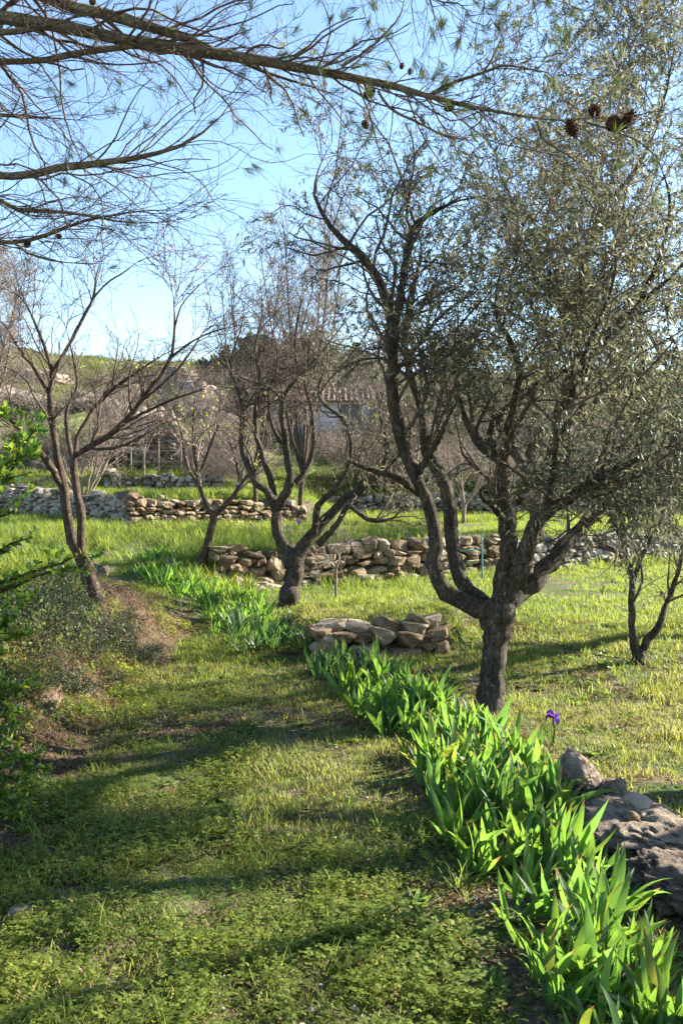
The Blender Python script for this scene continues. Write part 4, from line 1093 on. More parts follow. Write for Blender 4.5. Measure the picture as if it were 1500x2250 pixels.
# hillside left: grass shrubs & grey thickets
scatter((-40, 800, 470, 900), 20, lambda g, s, y: put_bush(BUSH[rr.integers(3)], g - [0, 0, .2], s, 'low green shrub on the grassy hill left of the skyline gap', 'low shrubs on the left hillside', yaw=y, flat=.7), (.7, 1.4), 24)
scatter((-40, 800, 900, 850), 22, lambda g, s, y: put_thicket(THICK[rr.integers(3)], g - [0, 0, .2], s, 'leafless grey bush on the hill crest', 'leafless bushes along the hill crest', y, .8), (.6, 1.2), 30)
scatter((430, 850, 580, 1010), 26, lambda g, s, y: put_thicket(THICK[rr.integers(3)], g - [0, 0, .1], s, 'tangled bare bramble on the slope above the upper wall', 'brambles on the slope', y, .8), (.8, 1.6), 24)
scatter((600, 840, 960, 885), 18, lambda g, s, y: put_thicket(THICK[rr.integers(3)], g - [0, 0, .1], s, 'tangled bare bramble on the slope above the white house roof', 'brambles above the house', y, .8), (.8, 1.5), 30)
scatter((240, 845, 440, 890), 9, lambda g, s, y: put_thicket(THICK[rr.integers(3)], g - [0, 0, .1], s, 'bare bramble hanging over the top of the pink rock outcrop', 'brambles over the outcrop', y, .8), (.6, 1.1), 28)
scatter((590, 960, 860, 1030), 6, lambda g, s, y: put_thicket(THICK[rr.integers(3)], g - [0, 0, .1], s, 'leafless bush in front of the white house wall', 'bushes before the house', y, 1.1), (.7, 1.1), 24)
scatter((-20, 960, 150, 1060), 9, lambda g, s, y: put_thicket(THICKB[rr.integers(2)], g - [0, 0, .1], s, 'brown leafless thicket above the shaded wall at the left', 'brown thickets above the shaded wall', y, .8), (.6, 1.0), 22)
scatter((430, 930, 600, 1080), 16, lambda g, s, y: put_thicket(THICKB[rr.integers(2)], g - [0, 0, .1], s, 'brown leafless thicket behind the thin leaning tree', 'brown thickets behind the sunlit wall', y, .9), (.8, 1.5), 20)
scatter((600, 1050, 1000, 1110), 10, lambda g, s, y: put_bush(BUSH[rr.integers(3)], g - [0, 0, .1], s, 'green shrub on the bank below the white house', 'shrubs below the white house', yaw=y, flat=.7), (.5, .9), 24)
scatter((820, 850, 1520, 1080), 48, lambda g, s, y: put_bush(BUSH[rr.integers(3)], g - [0, 0, .2], s, 'olive-green scrub on the slope behind the large olive tree', 'scrub behind the large olive tree', yaw=y, flat=.9), (.9, 1.9), 26)
scatter((820, 850, 1520, 1090), 28, lambda g, s, y: put_thicket(THICKB[rr.integers(2)], g - [0, 0, .1], s, 'brown twiggy scrub on the slope behind the large olive tree', 'twiggy scrub behind the large olive tree', y, .9), (1.0, 2.0), 26)
scatter((250, 1060, 290, 1075), 1, lambda g, s, y: put_bush(BUSH[1], g, 1.0, 'rounded green shrub left of the upper rubble wall', yaw=y), (1, 1.1), 20)
for i, (px, py, s, lb) in enumerate([(600, 1075, .55, 'bright yellow-green shrub showing between the limbs of the forked tree'), (560, 1060, .45, 'small yellow-green shrub left of the forked tree limbs'), (900, 1085, .45, 'yellow-green weed patch beside the low grey wall'), (480, 1075, .4, 'small lime-leaved shrub behind the thin leaning tree'), (385, 1090, .35, 'leafy bright green weed on top of the sunlit terrace wall')]):
    g, d = G(px, py, 18); put_bush(LIME[0], g, s, lb, yaw=i)
# dome of dark evergreens on the hill
for i, (px, py, s, lb) in enumerate([(560, 850, 2.6, 'dark domed evergreen on the hill crest, left half of the big dark clump'), (650, 850, 3.1, 'tallest dark evergreen of the clump on the hill crest'), (730, 855, 2.6, 'dark evergreen at the right end of the hill-crest clump'), (505, 860, 1.7, 'smaller dark bush hugging the left foot of the evergreen clump')]):
    d = 46.0
    p = W(px, py, d); p[2] = min(p[2], float(H(p[0], p[1]))) - .2
    root = thing('evergreen_tree', lb, 'tree', tuple(p)); lm, tm = leafy_bush_mesh(260 + i, M['dark_leaf'], 22000, 1.0, (.07, .12), .6, 1.0)
    ztop = W(px, {560: 752, 650: 722, 730: 748}.get(px, 790), d)[2]; root.scale = (s * 1.25, s * 1.25, (ztop - p[2]) / 1.0)
    ob('crown', lm, root, kind='stuff'); ob('trunk', tm, root)

# shrub at the left edge
def edge_shrub():
    rng = np.random.default_rng(401)
    b = (-1.95, 3.75, hz(-1.95, 3.75))
    root = thing('evergreen_shrub', 'glossy-leaved green shrub at the left edge with arching sprays over the bank', 'shrub', b)
    off = np.array(b)
    rows = [[(-60, 1290, 5), (0, 1285, 4), (60, 1262, 3.5), (140, 1240, 3), (195, 1215, 1.5)],
            [(-60, 1320, 5, .1), (40, 1300, 4, .1), (120, 1255, 3, .1), (205, 1245, 1.5, .1)],
            [(-60, 1150, 5, -.1), (0, 1095, 4, -.1), (40, 1030, 3, -.1), (75, 960, 2.5, -.1), (115, 915, 1.5, -.1)],
            [(-60, 1080, 4, -.2), (0, 1040, 3, -.2), (60, 1000, 2, -.2), (100, 985, 1.2, -.2)],
            [(-60, 1200, 5), (0, 1140, 3), (50, 1120, 2), (80, 1070, 1.2)],
            [(-80, 1000, 4), (-20, 950, 3), (20, 915, 2), (35, 885, 1.2)],
            [(-60, 1250, 4), (10, 1215, 3), (50, 1185, 2), (90, 1180, 1.2)],
            [(-100, 1500, 6), (-30, 1450, 4), (30, 1400, 3), (70, 1350, 2), (90, 1310, 1)],
            [(-100, 1700, 6, .2), (-30, 1660, 4, .2), (40, 1640, 3, .2), (100, 1690, 2, .2)],
            [(-100, 1750, 6, .2), (-20, 1700, 4, .2), (60, 1710, 3, .2), (115, 1740, 2, .2)],
            [(-100, 1800, 6, .2), (-20, 1770, 4, .2), (40, 1750, 3, .2), (80, 1790, 2, .2)],
            [(-100, 1600, 6, .3), (-20, 1550, 4, .3), (40, 1540, 3, .3), (60, 1600, 2, .3)],
            [(-100, 1450, 6, .3), (-20, 1480, 4, .3), (30, 1500, 3, .3), (80, 1520, 2, .3)]]
    limbs = []
    for r in rows:
        r = [(q_[0] - 12 if q_[1] < 1300 and len(r) > 3 else q_[0] - 35, *q_[1:]) for q_ in r]
        P, R = px_path(r, 3.3 + (.35 if r[0][1] > 1400 else 0), 14, .3, rng)
        s = spline(np.vstack([[off[0] + rng.normal() * .1, off[1] + rng.normal() * .1, off[2], .012], np.column_stack([P, R])]), 18)
        limbs.append((s[:, :3], np.maximum(s[:, 3], .0012)))
    P, R = resamp(limbs, 18)
    b1 = kids(P[:, 5:], R[:, 5:], rng, 16, (0, 1), (.05, .18), 5, (25, 60), (.2, 0, .5), .5, .15, .5, .0015, .5, .3)
    low = kids(P[7:, 3:], R[7:, 3:], rng, 22, (0, 1), (.08, .22), 5, (25, 70), (.2, 0, .5), .5, .15, .5, .0015, .5, .3)
    lf = leaf_mesh('foliage', M['shrub_leaf'], [b1, low, (P[:, 8:], R[:, 8:])], rng, 170, (.02, .038), .56, (30, 75), -.2, (0, 1), 2, off=off)
    for i, (p, r) in enumerate(limbs): ob('stem', tube_mesh('stem', [(p[None], r[None])], 6, M['brown_bark'], off), root)
    ob('twigs', tube_mesh('twigs', [b1, low], 4, M['brown_bark'], off), root, kind='stuff')
    ob('foliage', lf, root, kind='stuff')
edge_shrub()

# low dark-leaved shrubs and dry stems on the left bank
for i, (px, py, s, kind, lb) in enumerate([(150, 1400, .36, 'd', 'low dark-leaved shrub on the bank in front of the leaning tree'), (250, 1420, .30, 'd', 'dark sprawling shrub below the leaning tree beside the leaf litter'),
        (120, 1330, .38, 'd', 'dense dark shrub left of the leaning tree base'), (60, 1420, .42, 's', 'olive-green shrub at the left side of the bank'), (200, 1340, .26, 't', 'bare twiggy bush against the leaning tree base'),
        (270, 1340, .28, 't', 'sparse bare bush just right of the leaning tree'), (90, 1500, .30, 't', 'dry brown bush on the pinkish bank rock'), (300, 1450, .2, 'd', 'small dark weed clump at the foot of the litter bank'), (30, 1530, .33, 's', 'green shrub behind the glossy edge shrub'),
        (190, 1450, .24, 'd', 'dark low shrub above the big pinkish bank rock'), (110, 1450, .3, 't', 'reddish bare twigs over the top of the bank rock'), (170, 1360, .25, 'd', 'dark leafy clump hard against the trunk of the leaning tree'), (300, 1400, .16, 't', 'small bare bush on the brown leaf litter'),
        (140, 1520, .2, 'd', 'dark tuft of leaves on the near face of the bank rock'), (250, 1500, .15, 'd', 'small dark weed beside the toe of the bank rock'), (280, 1375, .2, 'd', 'dark leafy clump right of the leaning tree base'),
        (340, 1430, .13, 'd', 'tiny dark weed at the path edge of the litter bank'), (180, 1300, .3, 't', 'bare reddish bush behind the leaning tree base'), (210, 1400, .25, 't', 'tangle of bare stems in the middle of the bank'), (100, 1380, .3, 'd', 'dark spreading shrub at mid height on the bank'),
        (40, 1350, .4, 'd', 'dark shrub under the arching glossy sprays'), (230, 1480, .16, 's', 'tiny green shrub at the toe of the bank')]):
    g, d = G(px, py, 3)
    if kind == 't': put_thicket(THICKD, g - [0, 0, .03], s, lb, yaw=i)
    else: put_bush((DARK if kind == 'd' else BUSH)[i % 2], g - [0, 0, .03], s * 1.3, lb, yaw=i * 1.3, flat=1.1)

# ------------------------------------------------------------------ iris bed
def iris_leaf_mesh(seed, mat):
    rng = np.random.default_rng(seed)
    n = 8; L = 1.0; w = rng.uniform(.07, .10)
    bend = rng.uniform(.1, .9) if seed % 3 else rng.uniform(.9, 1.5); twist = rng.normal() * .5
    V, Q = [], []; p = np.array([0., 0, 0]); a = 0.05
    for i in range(n + 1):
        t = i / n
        wt = w * (0.55 + .6 * math.sin(math.pi * min(t * 1.05, 1) * .62)) * (1 - max(0, (t - .45) / .55) ** 1.5)
        wt = max(wt, .001)
        tw = twist * t + 0.0
        sx = np.array([math.cos(tw), math.sin(tw), 0]) * wt * .5
        nrm = np.array([0, math.cos(a), -math.sin(a)]) * wt * .12
        V += [p - sx, p + nrm, p + sx]
        a += bend / n * (0.3 + 1.7 * t)
        p = p + np.array([0, math.sin(a), math.cos(a)]) * L / n
    for i in range(n):
        b = i * 3
        Q += [(b, b + 1, b + 4, b + 3), (b + 1, b + 2, b + 5, b + 4)]
    v = np.array(V)
    return v, np.array(Q)
IL = []
for s in range(12):
    v, q = iris_leaf_mesh(s, None)
    for m in ('iris_leaf', 'iris_leaf_dark'):
        IL.append(mesh_np('leaf', v, [q], M[m], np.full(len(v), (s * .37 + .1) % 1), True))
def fan_mesh(seed, mat):
    rng = np.random.default_rng(seed); Vs, Qs, Rs = [], [], []; b = 0
    for i in range(7):
        v, q = iris_leaf_mesh(seed * 31 + i, None)
        ln = rng.uniform(.6, 1); v = v * ln
        t = (i - 3) / 3 * .55 + rng.normal() * .1; a = rng.normal() * .4 + (math.pi if rng.random() < .5 else 0)
        Rz = np.array(Matrix.Rotation(a, 3, 'Z')); Ry = np.array(Matrix.Rotation(t, 3, 'Y'))
        v = v @ Rz.T @ Ry.T + [t * .12, 0, 0]
        Vs.append(v); Qs.append(q + b); Rs.append(np.full(len(v), rng.random())); b += len(v)
    return mesh_np('iris_fan', np.concatenate(Vs), [np.concatenate(Qs)], mat, np.concatenate(Rs), True)
FAN = [fan_mesh(s, M['iris_leaf']) for s in range(6)]; FAND = [fan_mesh(s, M['iris_leaf_dark']) for s in range(6)]

def petal_flower(seed):
    rng = np.random.default_rng(seed); Vs, Fs, b = [], [], 0
    for k in range(6):
        a = k * math.pi / 3; up = k % 2 == 0
        nu, nv = 6, 5; V = []
        for i in range(nu):
            t = i / (nu - 1)
            rad = (.012 + .03 * math.sin(t * math.pi * .9)) if up else (.008 + .045 * math.sin(t * 2.0))
            z = (.012 + .06 * t) if up else (.018 + .02 * math.sin(t * 3) - .055 * t * t)
            for j in range(nv):
                s = (j / (nv - 1) - .5) * 2
                w = .028 * math.sin(math.pi * (.12 + .8 * t)) * s
                ruf = .004 * math.sin(s * 7 + k) * t
                V.append((rad * math.cos(a) - w * math.sin(a), rad * math.sin(a) + w * math.cos(a), z + ruf + rng.normal() * .001 - abs(s) * .006))
        q = [(b + i * nv + j, b + i * nv + j + 1, b + (i + 1) * nv + j + 1, b + (i + 1) * nv + j) for i in range(nu - 1) for j in range(nv - 1)]
        Vs += V; Fs += q; b += nu * nv
    return mesh_np('flower', np.array(Vs), [np.array(Fs)], M['petal'], np.random.default_rng(1).random(len(Vs)), True)
FLOWER = petal_flower(4)

bed = [(1540, 2360), (1395, 2240), (1300, 2120), (1225, 2000), (1175, 1900), (1125, 1805), (1070, 1715), (1010, 1650), (930, 1590), (860, 1545), (800, 1500), (750, 1468)]
bed2 = [(660, 1440), (600, 1405), (540, 1365), (480, 1325), (430, 1295), (380, 1262), (345, 1232)]
def place_iris():
    rng = np.random.default_rng(500)
    c1 = np.array([G(*p)[0] for p in bed]); c2 = np.array([G(*p)[0] for p in bed2])
    cnt = 0
    zones = []
    for c, n, wd, step in ((c1, 238, .37, 1), (c2, 60, .42, 2)):
        cum = np.concatenate([[0], np.cumsum(np.linalg.norm(np.diff(c[:, :2], axis=0), axis=1))])
        for i in range(n):
            s = rng.uniform(0, cum[-1]) if step == 2 else cum[-1] * (rng.random() ** 1.1)
            p = np.array([np.interp(s, cum, c[:, k]) for k in range(3)])
            j = min(np.searchsorted(cum, s), len(c) - 1); j0 = max(j - 1, 0); t = norm(c[j, :2] - c[j0, :2] + 1e-9)
            nrm = np.array([t[1], -t[0]])
            o = rng.uniform(-1, .7 if step == 1 else 1) * wd * .9
            x, y = p[0] + nrm[0] * o, p[1] + nrm[1] * o
            zones.append((x, y, s / cum[-1], step, o))
    for (x, y, u, step, o) in zones:
        z = hz(x, y) - .01; d = y
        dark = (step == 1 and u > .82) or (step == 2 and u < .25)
        size = rng.uniform(.18, .38) * (.85 if u < .25 else 1) if step == 1 else rng.uniform(.26, .40)
        sd = 'path side' if o < 0 else 'lawn side'
        if step == 1:
            bands = [(.08, 'at the bottom right corner', 'broad-leaved iris clump'), (.2, 'before the flat grey ledge', 'broad-leaved iris clump'), (.32, 'beside the flat grey rock ledge', 'arching iris clump'),
                     (.44, 'beside the long brown rock ledge', 'bright iris clump'), (.56, 'beside the squarish grey boulder', 'bright iris clump'), (.67, 'below the single purple iris flower', 'lime-lit iris clump'),
                     (.78, 'right at the foot of the large olive trunk', 'lime-lit iris clump'), (.89, 'left of the large olive trunk', 'bright iris clump'), (2, 'in front of the short near wall', 'dark green iris clump')]
        else:
            bands = [(.15, 'touching the left end of the short near wall', 'dark green iris clump'), (.3, 'just left of the short near wall', 'dark green iris clump'), (.5, 'in front of the forked tree trunk', 'mid-green iris clump'),
                     (.7, 'between the forked tree and the thin leaning tree', 'sunlit iris clump'), (.85, 'below the thin leaning tree', 'small sunlit iris clump'), (2, 'at the far bend of the grass path', 'small sunlit iris clump')]
        lim, where, what = next(b for b in bands if u < b[0])
        tallw = 'tall' if size > .3 else ('low' if size < .22 else 'middling')
        lb = '%s %s, %s, %s' % (tallw, what, sd, where)
        gr = 'irises ' + where
        root = thing('iris_plant', lb, 'iris plant', (x, y, z), gr)
        yaw = rng.uniform(-1.15, .25)
        root.rotation_euler = (0, 0, yaw)
        if step == 1:
            nl = rng.integers(7, 12)
            for k in range(nl):
                t = (k - (nl - 1) / 2) / (nl / 2)
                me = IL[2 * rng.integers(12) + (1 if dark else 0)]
                o2 = bpy.data.objects.new('leaf', me); COL.objects.link(o2); o2.parent = root
                ln = size * rng.uniform(.6, 1.15) * (1 - .2 * abs(t))
                o2.scale = (ln * 1.22, ln, ln)
                o2.location = (t * .035 + rng.normal() * .008, rng.normal() * .012, 0)
                o2.rotation_euler = Matrix.Rotation(t * .6 + rng.normal() * .15 + .12, 3, 'Y').to_euler()
                e = (Matrix.Rotation(t * .72 + rng.normal() * .15 + .15, 3, 'Y') @ Matrix.Rotation(rng.normal() * .5 + (math.pi if rng.random() < .5 else 0) , 3, 'Z')).to_euler()
                o2.rotation_euler = e
        else:
            for kk in range(3):
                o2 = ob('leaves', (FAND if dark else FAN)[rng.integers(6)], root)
                o2.scale = (size * 1.1, size, size * rng.uniform(.8, 1)); o2.location = (rng.normal() * .05, (kk - 1) * .15, 0); o2.rotation_euler = (0, 0, rng.normal() * .5)
place_iris()

def iris_flower(px, py, gpx, gpy, label, s=1.0, dmin=2):
    g, d = G(gpx, gpy, dmin)
    p = W(px, py, d)
    root = thing('iris_flower', label, 'flower', tuple(g))
    st = spline([[0, 0, 0, .006], [.01, 0, (p[2] - g[2]) * .5, .005], [p[0] - g[0], 0, p[2] - g[2], .005]], 6)
    ob('stem', tube_mesh('stem', [(st[None, :, :3], st[None, :, 3])], 6, M['iris_leaf_dark']), root)
    f = ob('flower', FLOWER, root); f.location = (p[0] - g[0], 0, p[2] - g[2] - .01); f.scale = (s,) * 3
    for k in range(3):
        o2 = ob('leaf', IL[2 * k], root); o2.scale = (.2, .2, .2); o2.rotation_euler = (0, .4 * (k - 1), k * 2.)
iris_flower(1213, 1575, 1213, 1640, 'single deep purple iris in bloom on the lawn right of the large olive trunk', .8)
iris_flower(553, 1157, 553, 1172, 'purple iris flower at the foot of the sunlit terrace wall, left of the forked tree', 1.2, 10)
iris_flower(655, 1147, 655, 1172, 'purple iris flower at the right end of the sunlit terrace wall', 1.2, 10)
iris_flower(634, 1164, 634, 1178, 'small purple iris flower just left of the wall end', 1.5, 10)
iris_flower(367, 1141, 367, 1160, 'pale purple iris flower below the left corner of the sunlit wall', 1.5, 10)
iris_flower(375, 1238, 378, 1262, 'faint purple iris flower among far leaves at the path bend', 1.2, 6)
def bud(px, py, gpx, gpy, label):
    g, d = G(gpx, gpy); p = W(px, py, d); root = thing('iris_bud', label, 'flower bud', tuple(g)); h = p[2] - g[2]
    st = np.array([[0, 0, 0, .006], [0, 0, h * .8, .005], [0, 0, h * .82, .007], [0, 0, h * .9, .012], [0, 0, h * .97, .007], [0, 0, h, .001]])
    ob('stem', tube_mesh('stem', [(st[None, :3, :3], st[None, :3, 3])], 6, M['iris_leaf_dark']), root)
    ob('bud', tube_mesh('bud', [(st[None, 2:, :3], st[None, 2:, 3])], 7, M['petal']), root)
bud(787, 1428, 785, 1505, 'closed dark purple iris bud in front of the short near wall')
bud(880, 1505, 878, 1570, 'closed iris bud standing among the bright leaves left of the olive trunk')
# red flower against the wall
g, d = G(735, 1290, 8)
root = thing('red_flower', 'small red flower at the foot of the large tan stone wall', 'flower', tuple(g))
f = ob('flower', mesh_np('flower', *(lambda v, f, r: (v, f, M['red_petal'], r))(*blades(np.zeros((24, 3)) + [0, 0, .16], norm(np.random.default_rng(2).normal(size=(24, 3))), np.random.default_rng(2), (.04, .06), .7))), root)
ob('stem', tube_mesh('stem', [(np.array([[[0, 0, 0], [0, 0, .08], [0, 0, .16]]]), np.full((1, 3), .006))], 5, M['iris_leaf_dark']), root)

# ------------------------------------------------------------------ house, stakes, posts
def box(name, c, s, mat, parent, rot=0):
    v = np.array([[x, y, z] for x in (-.5, .5) for y in (-.5, .5) for z in (-.5, .5)]) * np.array(s)
    f = np.array([[0, 1, 3, 2], [4, 6, 7, 5], [0, 4, 5, 1], [2, 3, 7, 6], [0, 2, 6, 4], [1, 5, 7, 3]])
    o = ob(name, mesh_np(name, v, [f], mat), parent); o.location = c; o.rotation_euler = (0, 0, rot); return o
def house():
    d = 33.0
    x0 = (585 - 750) / F * d; x1 = (880 - 750) / F * d
    base = float(H((x0 + x1) / 2, d)) - 0.3
    zt = CAMH + (1060 - 885) / F * d
    root = thing('white_house', 'white-walled house with a tiled roof glimpsed behind the forked tree', 'house', ((x0 + x1) / 2, d, base))
    w = x1 - x0; h = zt - base; D = 5.0
    box('wall', (0, D / 2, h / 2), (w, D, h), M['plaster'], root)
    box('plinth', (0, -.06, .25), (w + .1, .12, .5), M['stone_grey'], root)
    # roof: two pitched slabs of tile courses
    nx = 26
    for sgn, nm in ((-1, 'front'), (1, 'back')):
        V, Q = [], []; b = 0
        ys = np.linspace(-.4, D / 2, 8)
        for j in range(7):
            for i in range(nx * 4 + 1):
                xx = -w / 2 - .3 + (w + .6) * i / (nx * 4); cz = .05 * math.cos(i / 4 * 2 * math.pi)
                for yy, dz in ((ys[j], .05), (ys[j + 1] + .05, .0)):
                    zz = h + (yy + .4) * .28 + cz + dz
                    V.append((xx, yy if sgn < 0 else D - yy, zz))
            for i in range(nx * 4):
                k = b + i * 2; Q.append((k, k + 2, k + 3, k + 1))
            b = len(V)
        ob('roof', mesh_np('roof', np.array(V), [np.array(Q)], M['tile']), root)
    for fx, ww, hh, zz in ((-w * .32, .9, 1.2, h * .62), (w * .12, .9, 1.2, h * .62), (w * .36, 1.0, 2.1, h * .36)):
        wi = box('window' if hh < 2 else 'door', (fx, -.02, zz), (ww, .06, hh), M['shutter'], root)
        box('frame', (0, -.045, 0), (ww * .06, .03, hh), M['plaster'], wi)
        box('sill', (0, -.08, -hh / 2 - .04), (ww + .2, .2, .08), M['stone_grey'], wi)
house()

def stakes():
    d = 13.0
    root = thing('garden_frame', 'pair of thin teal garden stakes joined by a rail before the grey terrace wall', 'stake frame', tuple(W(1032, 1265, d)))
    org = np.array(root.location)
    for (a, b) in (((1012, 1272), (1006, 1178)), ((1059, 1272), (1058, 1172))):
        P = np.array([W(*a, d), W((a[0] + b[0]) / 2, (a[1] + b[1]) / 2, d), W(*b, d)]) - org
        ob('stake', tube_mesh('stake', [(P[None], np.full((1, 3), .013))], 6, M['teal']), root)
    P = np.array([W(1008, 1212, d), W(1035, 1209, d), W(1060, 1206, d)]) - org
    ob('rail', tube_mesh('rail', [(P[None], np.full((1, 3), .009))], 6, M['teal']), root)
stakes()
for i, (px, y0, y1, lb) in enumerate([(349, 1033, 965, 'grey wooden fence post in front of the pink rock outcrop'), (288, 1030, 955, 'grey wooden fence post at the left of the pink rock outcrop'), (398, 1030, 975, 'thin fence post at the right foot of the rock slab'), (131, 800, 752, 'lone thin post on the left hill skyline')]):
    d = 26.3 if i < 3 else 58
    a, b = W(px, y0, d), W(px, y1, d)
    a[2] = min(a[2], float(H(a[0], a[1]))) - .1
    P = np.array([a, (a + b) / 2, b]) - a
    o = ob('fence_post', tube_mesh('fence_post', [(P[None], np.full((1, 3), .024 if i < 3 else .07))], 6, M['post']), None, lb, 'fence post', 'fence posts'); o.location = a
P = []
for zz in (.35, .7, 1.0):
    a = W(288, 1030, 26.25); b = W(398, 1030, 26.25)
    P.append([[a[0], a[1], a[2] + zz - .1], [(a[0] + b[0]) / 2, a[1], a[2] + zz - .15], [b[0], b[1], b[2] + zz - .1]])
ob('fence_wire', tube_mesh('fence_wire', [(np.array(P), np.full((3, 3), .006))], 4, M['wire']), None, 'three slack wires strung between the posts by the pink outcrop', 'wire')

# ------------------------------------------------------------------ grass, clover, litter (uncountable ground cover)
def tuft_mesh(name, seed, n, rad, L, w, mat, lean=.5, seg=3, flatleaf=False):
    rng = np.random.default_rng(seed)
    V, Q, T3, Rr = [], [], [], []
    for i in range(n):
        a = rng.random() * 6.28; r = rad * math.sqrt(rng.random()); p = np.array([r * math.cos(a), r * math.sin(a), -.005])
        l = rng.uniform(*L); yaw = rng.random() * 6.28; d = np.array([math.cos(yaw), math.sin(yaw), 0]); sx = np.array([-d[1], d[0], 0])
        th = abs(rng.normal()) * lean; rv = rng.random(); b = len(V)
        q = p.copy()
        for j in range(seg):
            ww = w * (1 - (j / seg) ** 2 * .7) * .5
            V += [q - sx * ww, q + sx * ww]; Rr += [rv, rv]
            q = q + (d * math.sin(th) + np.array([0, 0, 1]) * math.cos(th)) * l / seg; th += rng.uniform(.1, .6) * lean
        V.append(q); Rr.append(rv)
        for j in range(seg - 1): Q.append((b + 2 * j, b + 2 * j + 1, b + 2 * j + 3, b + 2 * j + 2))
        k = b + 2 * (seg - 1); T3.append((k, k + 1, k + 2))
    return mesh_np(name, np.array(V), [np.array(Q), np.array(T3)], mat, Rr)
def clover_mesh(name, seed, n, rad, mat, s=(.007, .013), hgt=(.01, .04)):
    rng = np.random.default_rng(seed); V, T3, Rr = [], [], []
    for i in range(n):
        a = rng.random() * 6.28; r = rad * math.sqrt(rng.random()); c = np.array([r * math.cos(a), r * math.sin(a), rng.uniform(*hgt)])
        rv = rng.random(); y0 = rng.random() * 6.28; sc = rng.uniform(*s); tilt = rng.normal(size=2) * .35
        for k in range(3):
            y = y0 + k * 2.09; d = np.array([math.cos(y), math.sin(y), 0]); d[2] = d[0] * tilt[0] + d[1] * tilt[1] - .1; sx = np.array([-math.sin(y), math.cos(y), 0.]); b = len(V)
            V += [c, c + d * sc * .9 + sx * sc * .65, c + d * sc * 1.25, c + d * sc * .9 - sx * sc * .65]; Rr += [rv] * 4
            T3 += [(b, b + 1, b + 2), (b, b + 2, b + 3)]
    return mesh_np(name, np.array(V), [np.array(T3)], mat, Rr)
def litter_mesh(name, seed, n, rad, mat, s=(.012, .03)):
    rng = np.random.default_rng(seed)
    a = rng.random(n) * 6.28; r = rad * np.sqrt(rng.random(n))
    p = np.stack([r * np.cos(a), r * np.sin(a), rng.uniform(.002, .012, n)], 1)
    D = norm(rng.normal(size=(n, 3)) * [1, 1, .25])
    v, f, rr_ = blades(p, D, rng, s, .45, 1, .4)
    return mesh_np(name, v, f, mat, rr_)
def pebble_mesh(name, seed, n, rad, mat):
    rng = np.random.default_rng(seed); V, Q = [], []; b = 0
    for i in range(n):
        v, q = stone_proto(seed * 7 + i, 2); a = rng.random() * 6.28; r = rad * math.sqrt(rng.random())
        v = v * rng.uniform(.006, .02) * np.array([1.2, 1, .7]) + [r * math.cos(a), r * math.sin(a), .004]
        V.append(v); Q.append(q + b); b += len(v)
    return mesh_np(name, np.concatenate(V), [np.concatenate(Q)], mat, smooth=True)

def gn_scatter(name, protos, P, rot, scl, idx, label=None):
    c = bpy.data.collections.new(name + '_kinds')
    for i, me in enumerate(protos):
        o = bpy.data.objects.new('%s_kind' % name, me); c.objects.link(o)
    me = bpy.data.meshes.new(name); me.vertices.add(len(P)); me.vertices.foreach_set('co', np.asarray(P, np.float32).ravel())
    a = me.attributes.new('rot', 'FLOAT_VECTOR', 'POINT'); a.data.foreach_set('vector', np.asarray(rot, np.float32).ravel())
    a = me.attributes.new('scl', 'FLOAT', 'POINT'); a.data.foreach_set('value', np.asarray(scl, np.float32))
    a = me.attributes.new('idx', 'INT', 'POINT'); a.data.foreach_set('value', np.asarray(idx, np.int32))
    o = ob(name, me, kind='stuff', label=label)
    nt = bpy.data.node_groups.new(name, 'GeometryNodeTree')
    nt.interface.new_socket('Geometry', in_out='INPUT', socket_type='NodeSocketGeometry')
    nt.interface.new_socket('Geometry', in_out='OUTPUT', socket_type='NodeSocketGeometry')
    gi = nt.nodes.new('NodeGroupInput'); go = nt.nodes.new('NodeGroupOutput')
    ci = nt.nodes.new('GeometryNodeCollectionInfo'); ci.inputs['Collection'].default_value = c
    ci.inputs['Separate Children'].default_value = True; ci.inputs['Reset Children'].default_value = True
    ip = nt.nodes.new('GeometryNodeInstanceOnPoints'); ip.inputs['Pick Instance'].default_value = True
    def na(nm, ty):
        n = nt.nodes.new('GeometryNodeInputNamedAttribute'); n.data_type = ty; n.inputs['Name'].default_value = nm
        return n.outputs['Attribute']
    nt.links.new(gi.outputs[0], ip.inputs['Points']); nt.links.new(ci.outputs[0], ip.inputs['Instance'])
    nt.links.new(na('idx', 'INT'), ip.inputs['Instance Index'])
    er = nt.nodes.new('FunctionNodeEulerToRotation'); nt.links.new(na('rot', 'FLOAT_VECTOR'), er.inputs[0]); nt.links.new(er.outputs[0], ip.inputs['Rotation'])
    nt.links.new(na('scl', 'FLOAT'), ip.inputs['Scale'])
    nt.links.new(ip.outputs[0], go.inputs[0])
    md = o.modifiers.new('scatter', 'NODES'); md.node_group = nt
    return o

def sample(ny0, ny1, dens_fn, nmax, rng, margin=.6):
    """points in the view wedge (plus a margin), kept by dens_fn(x, y) in 0..1"""
    y = np.sqrt(rng.uniform(max(ny0, 0.0) ** 2, ny1 ** 2, nmax)); x = rng.uniform(-1, 1, nmax) * (.43 * y + margin)
    k = rng.random(nmax) < dens_fn(x, y)
    return x[k], y[k]
def align(x, y, rng):
    e = .05; hx = (H(x + e, y) - H(x - e, y)) / (2 * e); hy = (H(x, y + e) - H(x, y - e)) / (2 * e)
    return np.stack([np.arctan(np.clip(hy, -.6, .6)), -np.arctan(np.clip(hx, -.6, .6)), rng.random(len(x)) * 6.28], 1)
BEDX = np.array([G(*p)[0] for p in bed + bed2])
def bed_side(x, y):      # >0 right of the iris bed
    o = np.argsort(BEDX[:, 1]); return x - np.interp(y, BEDX[o, 1], BEDX[o, 0])
def patch(x, y, s=1.0, sh=0): return fbm(x * s + 31 + sh, y * s + 7, 4)

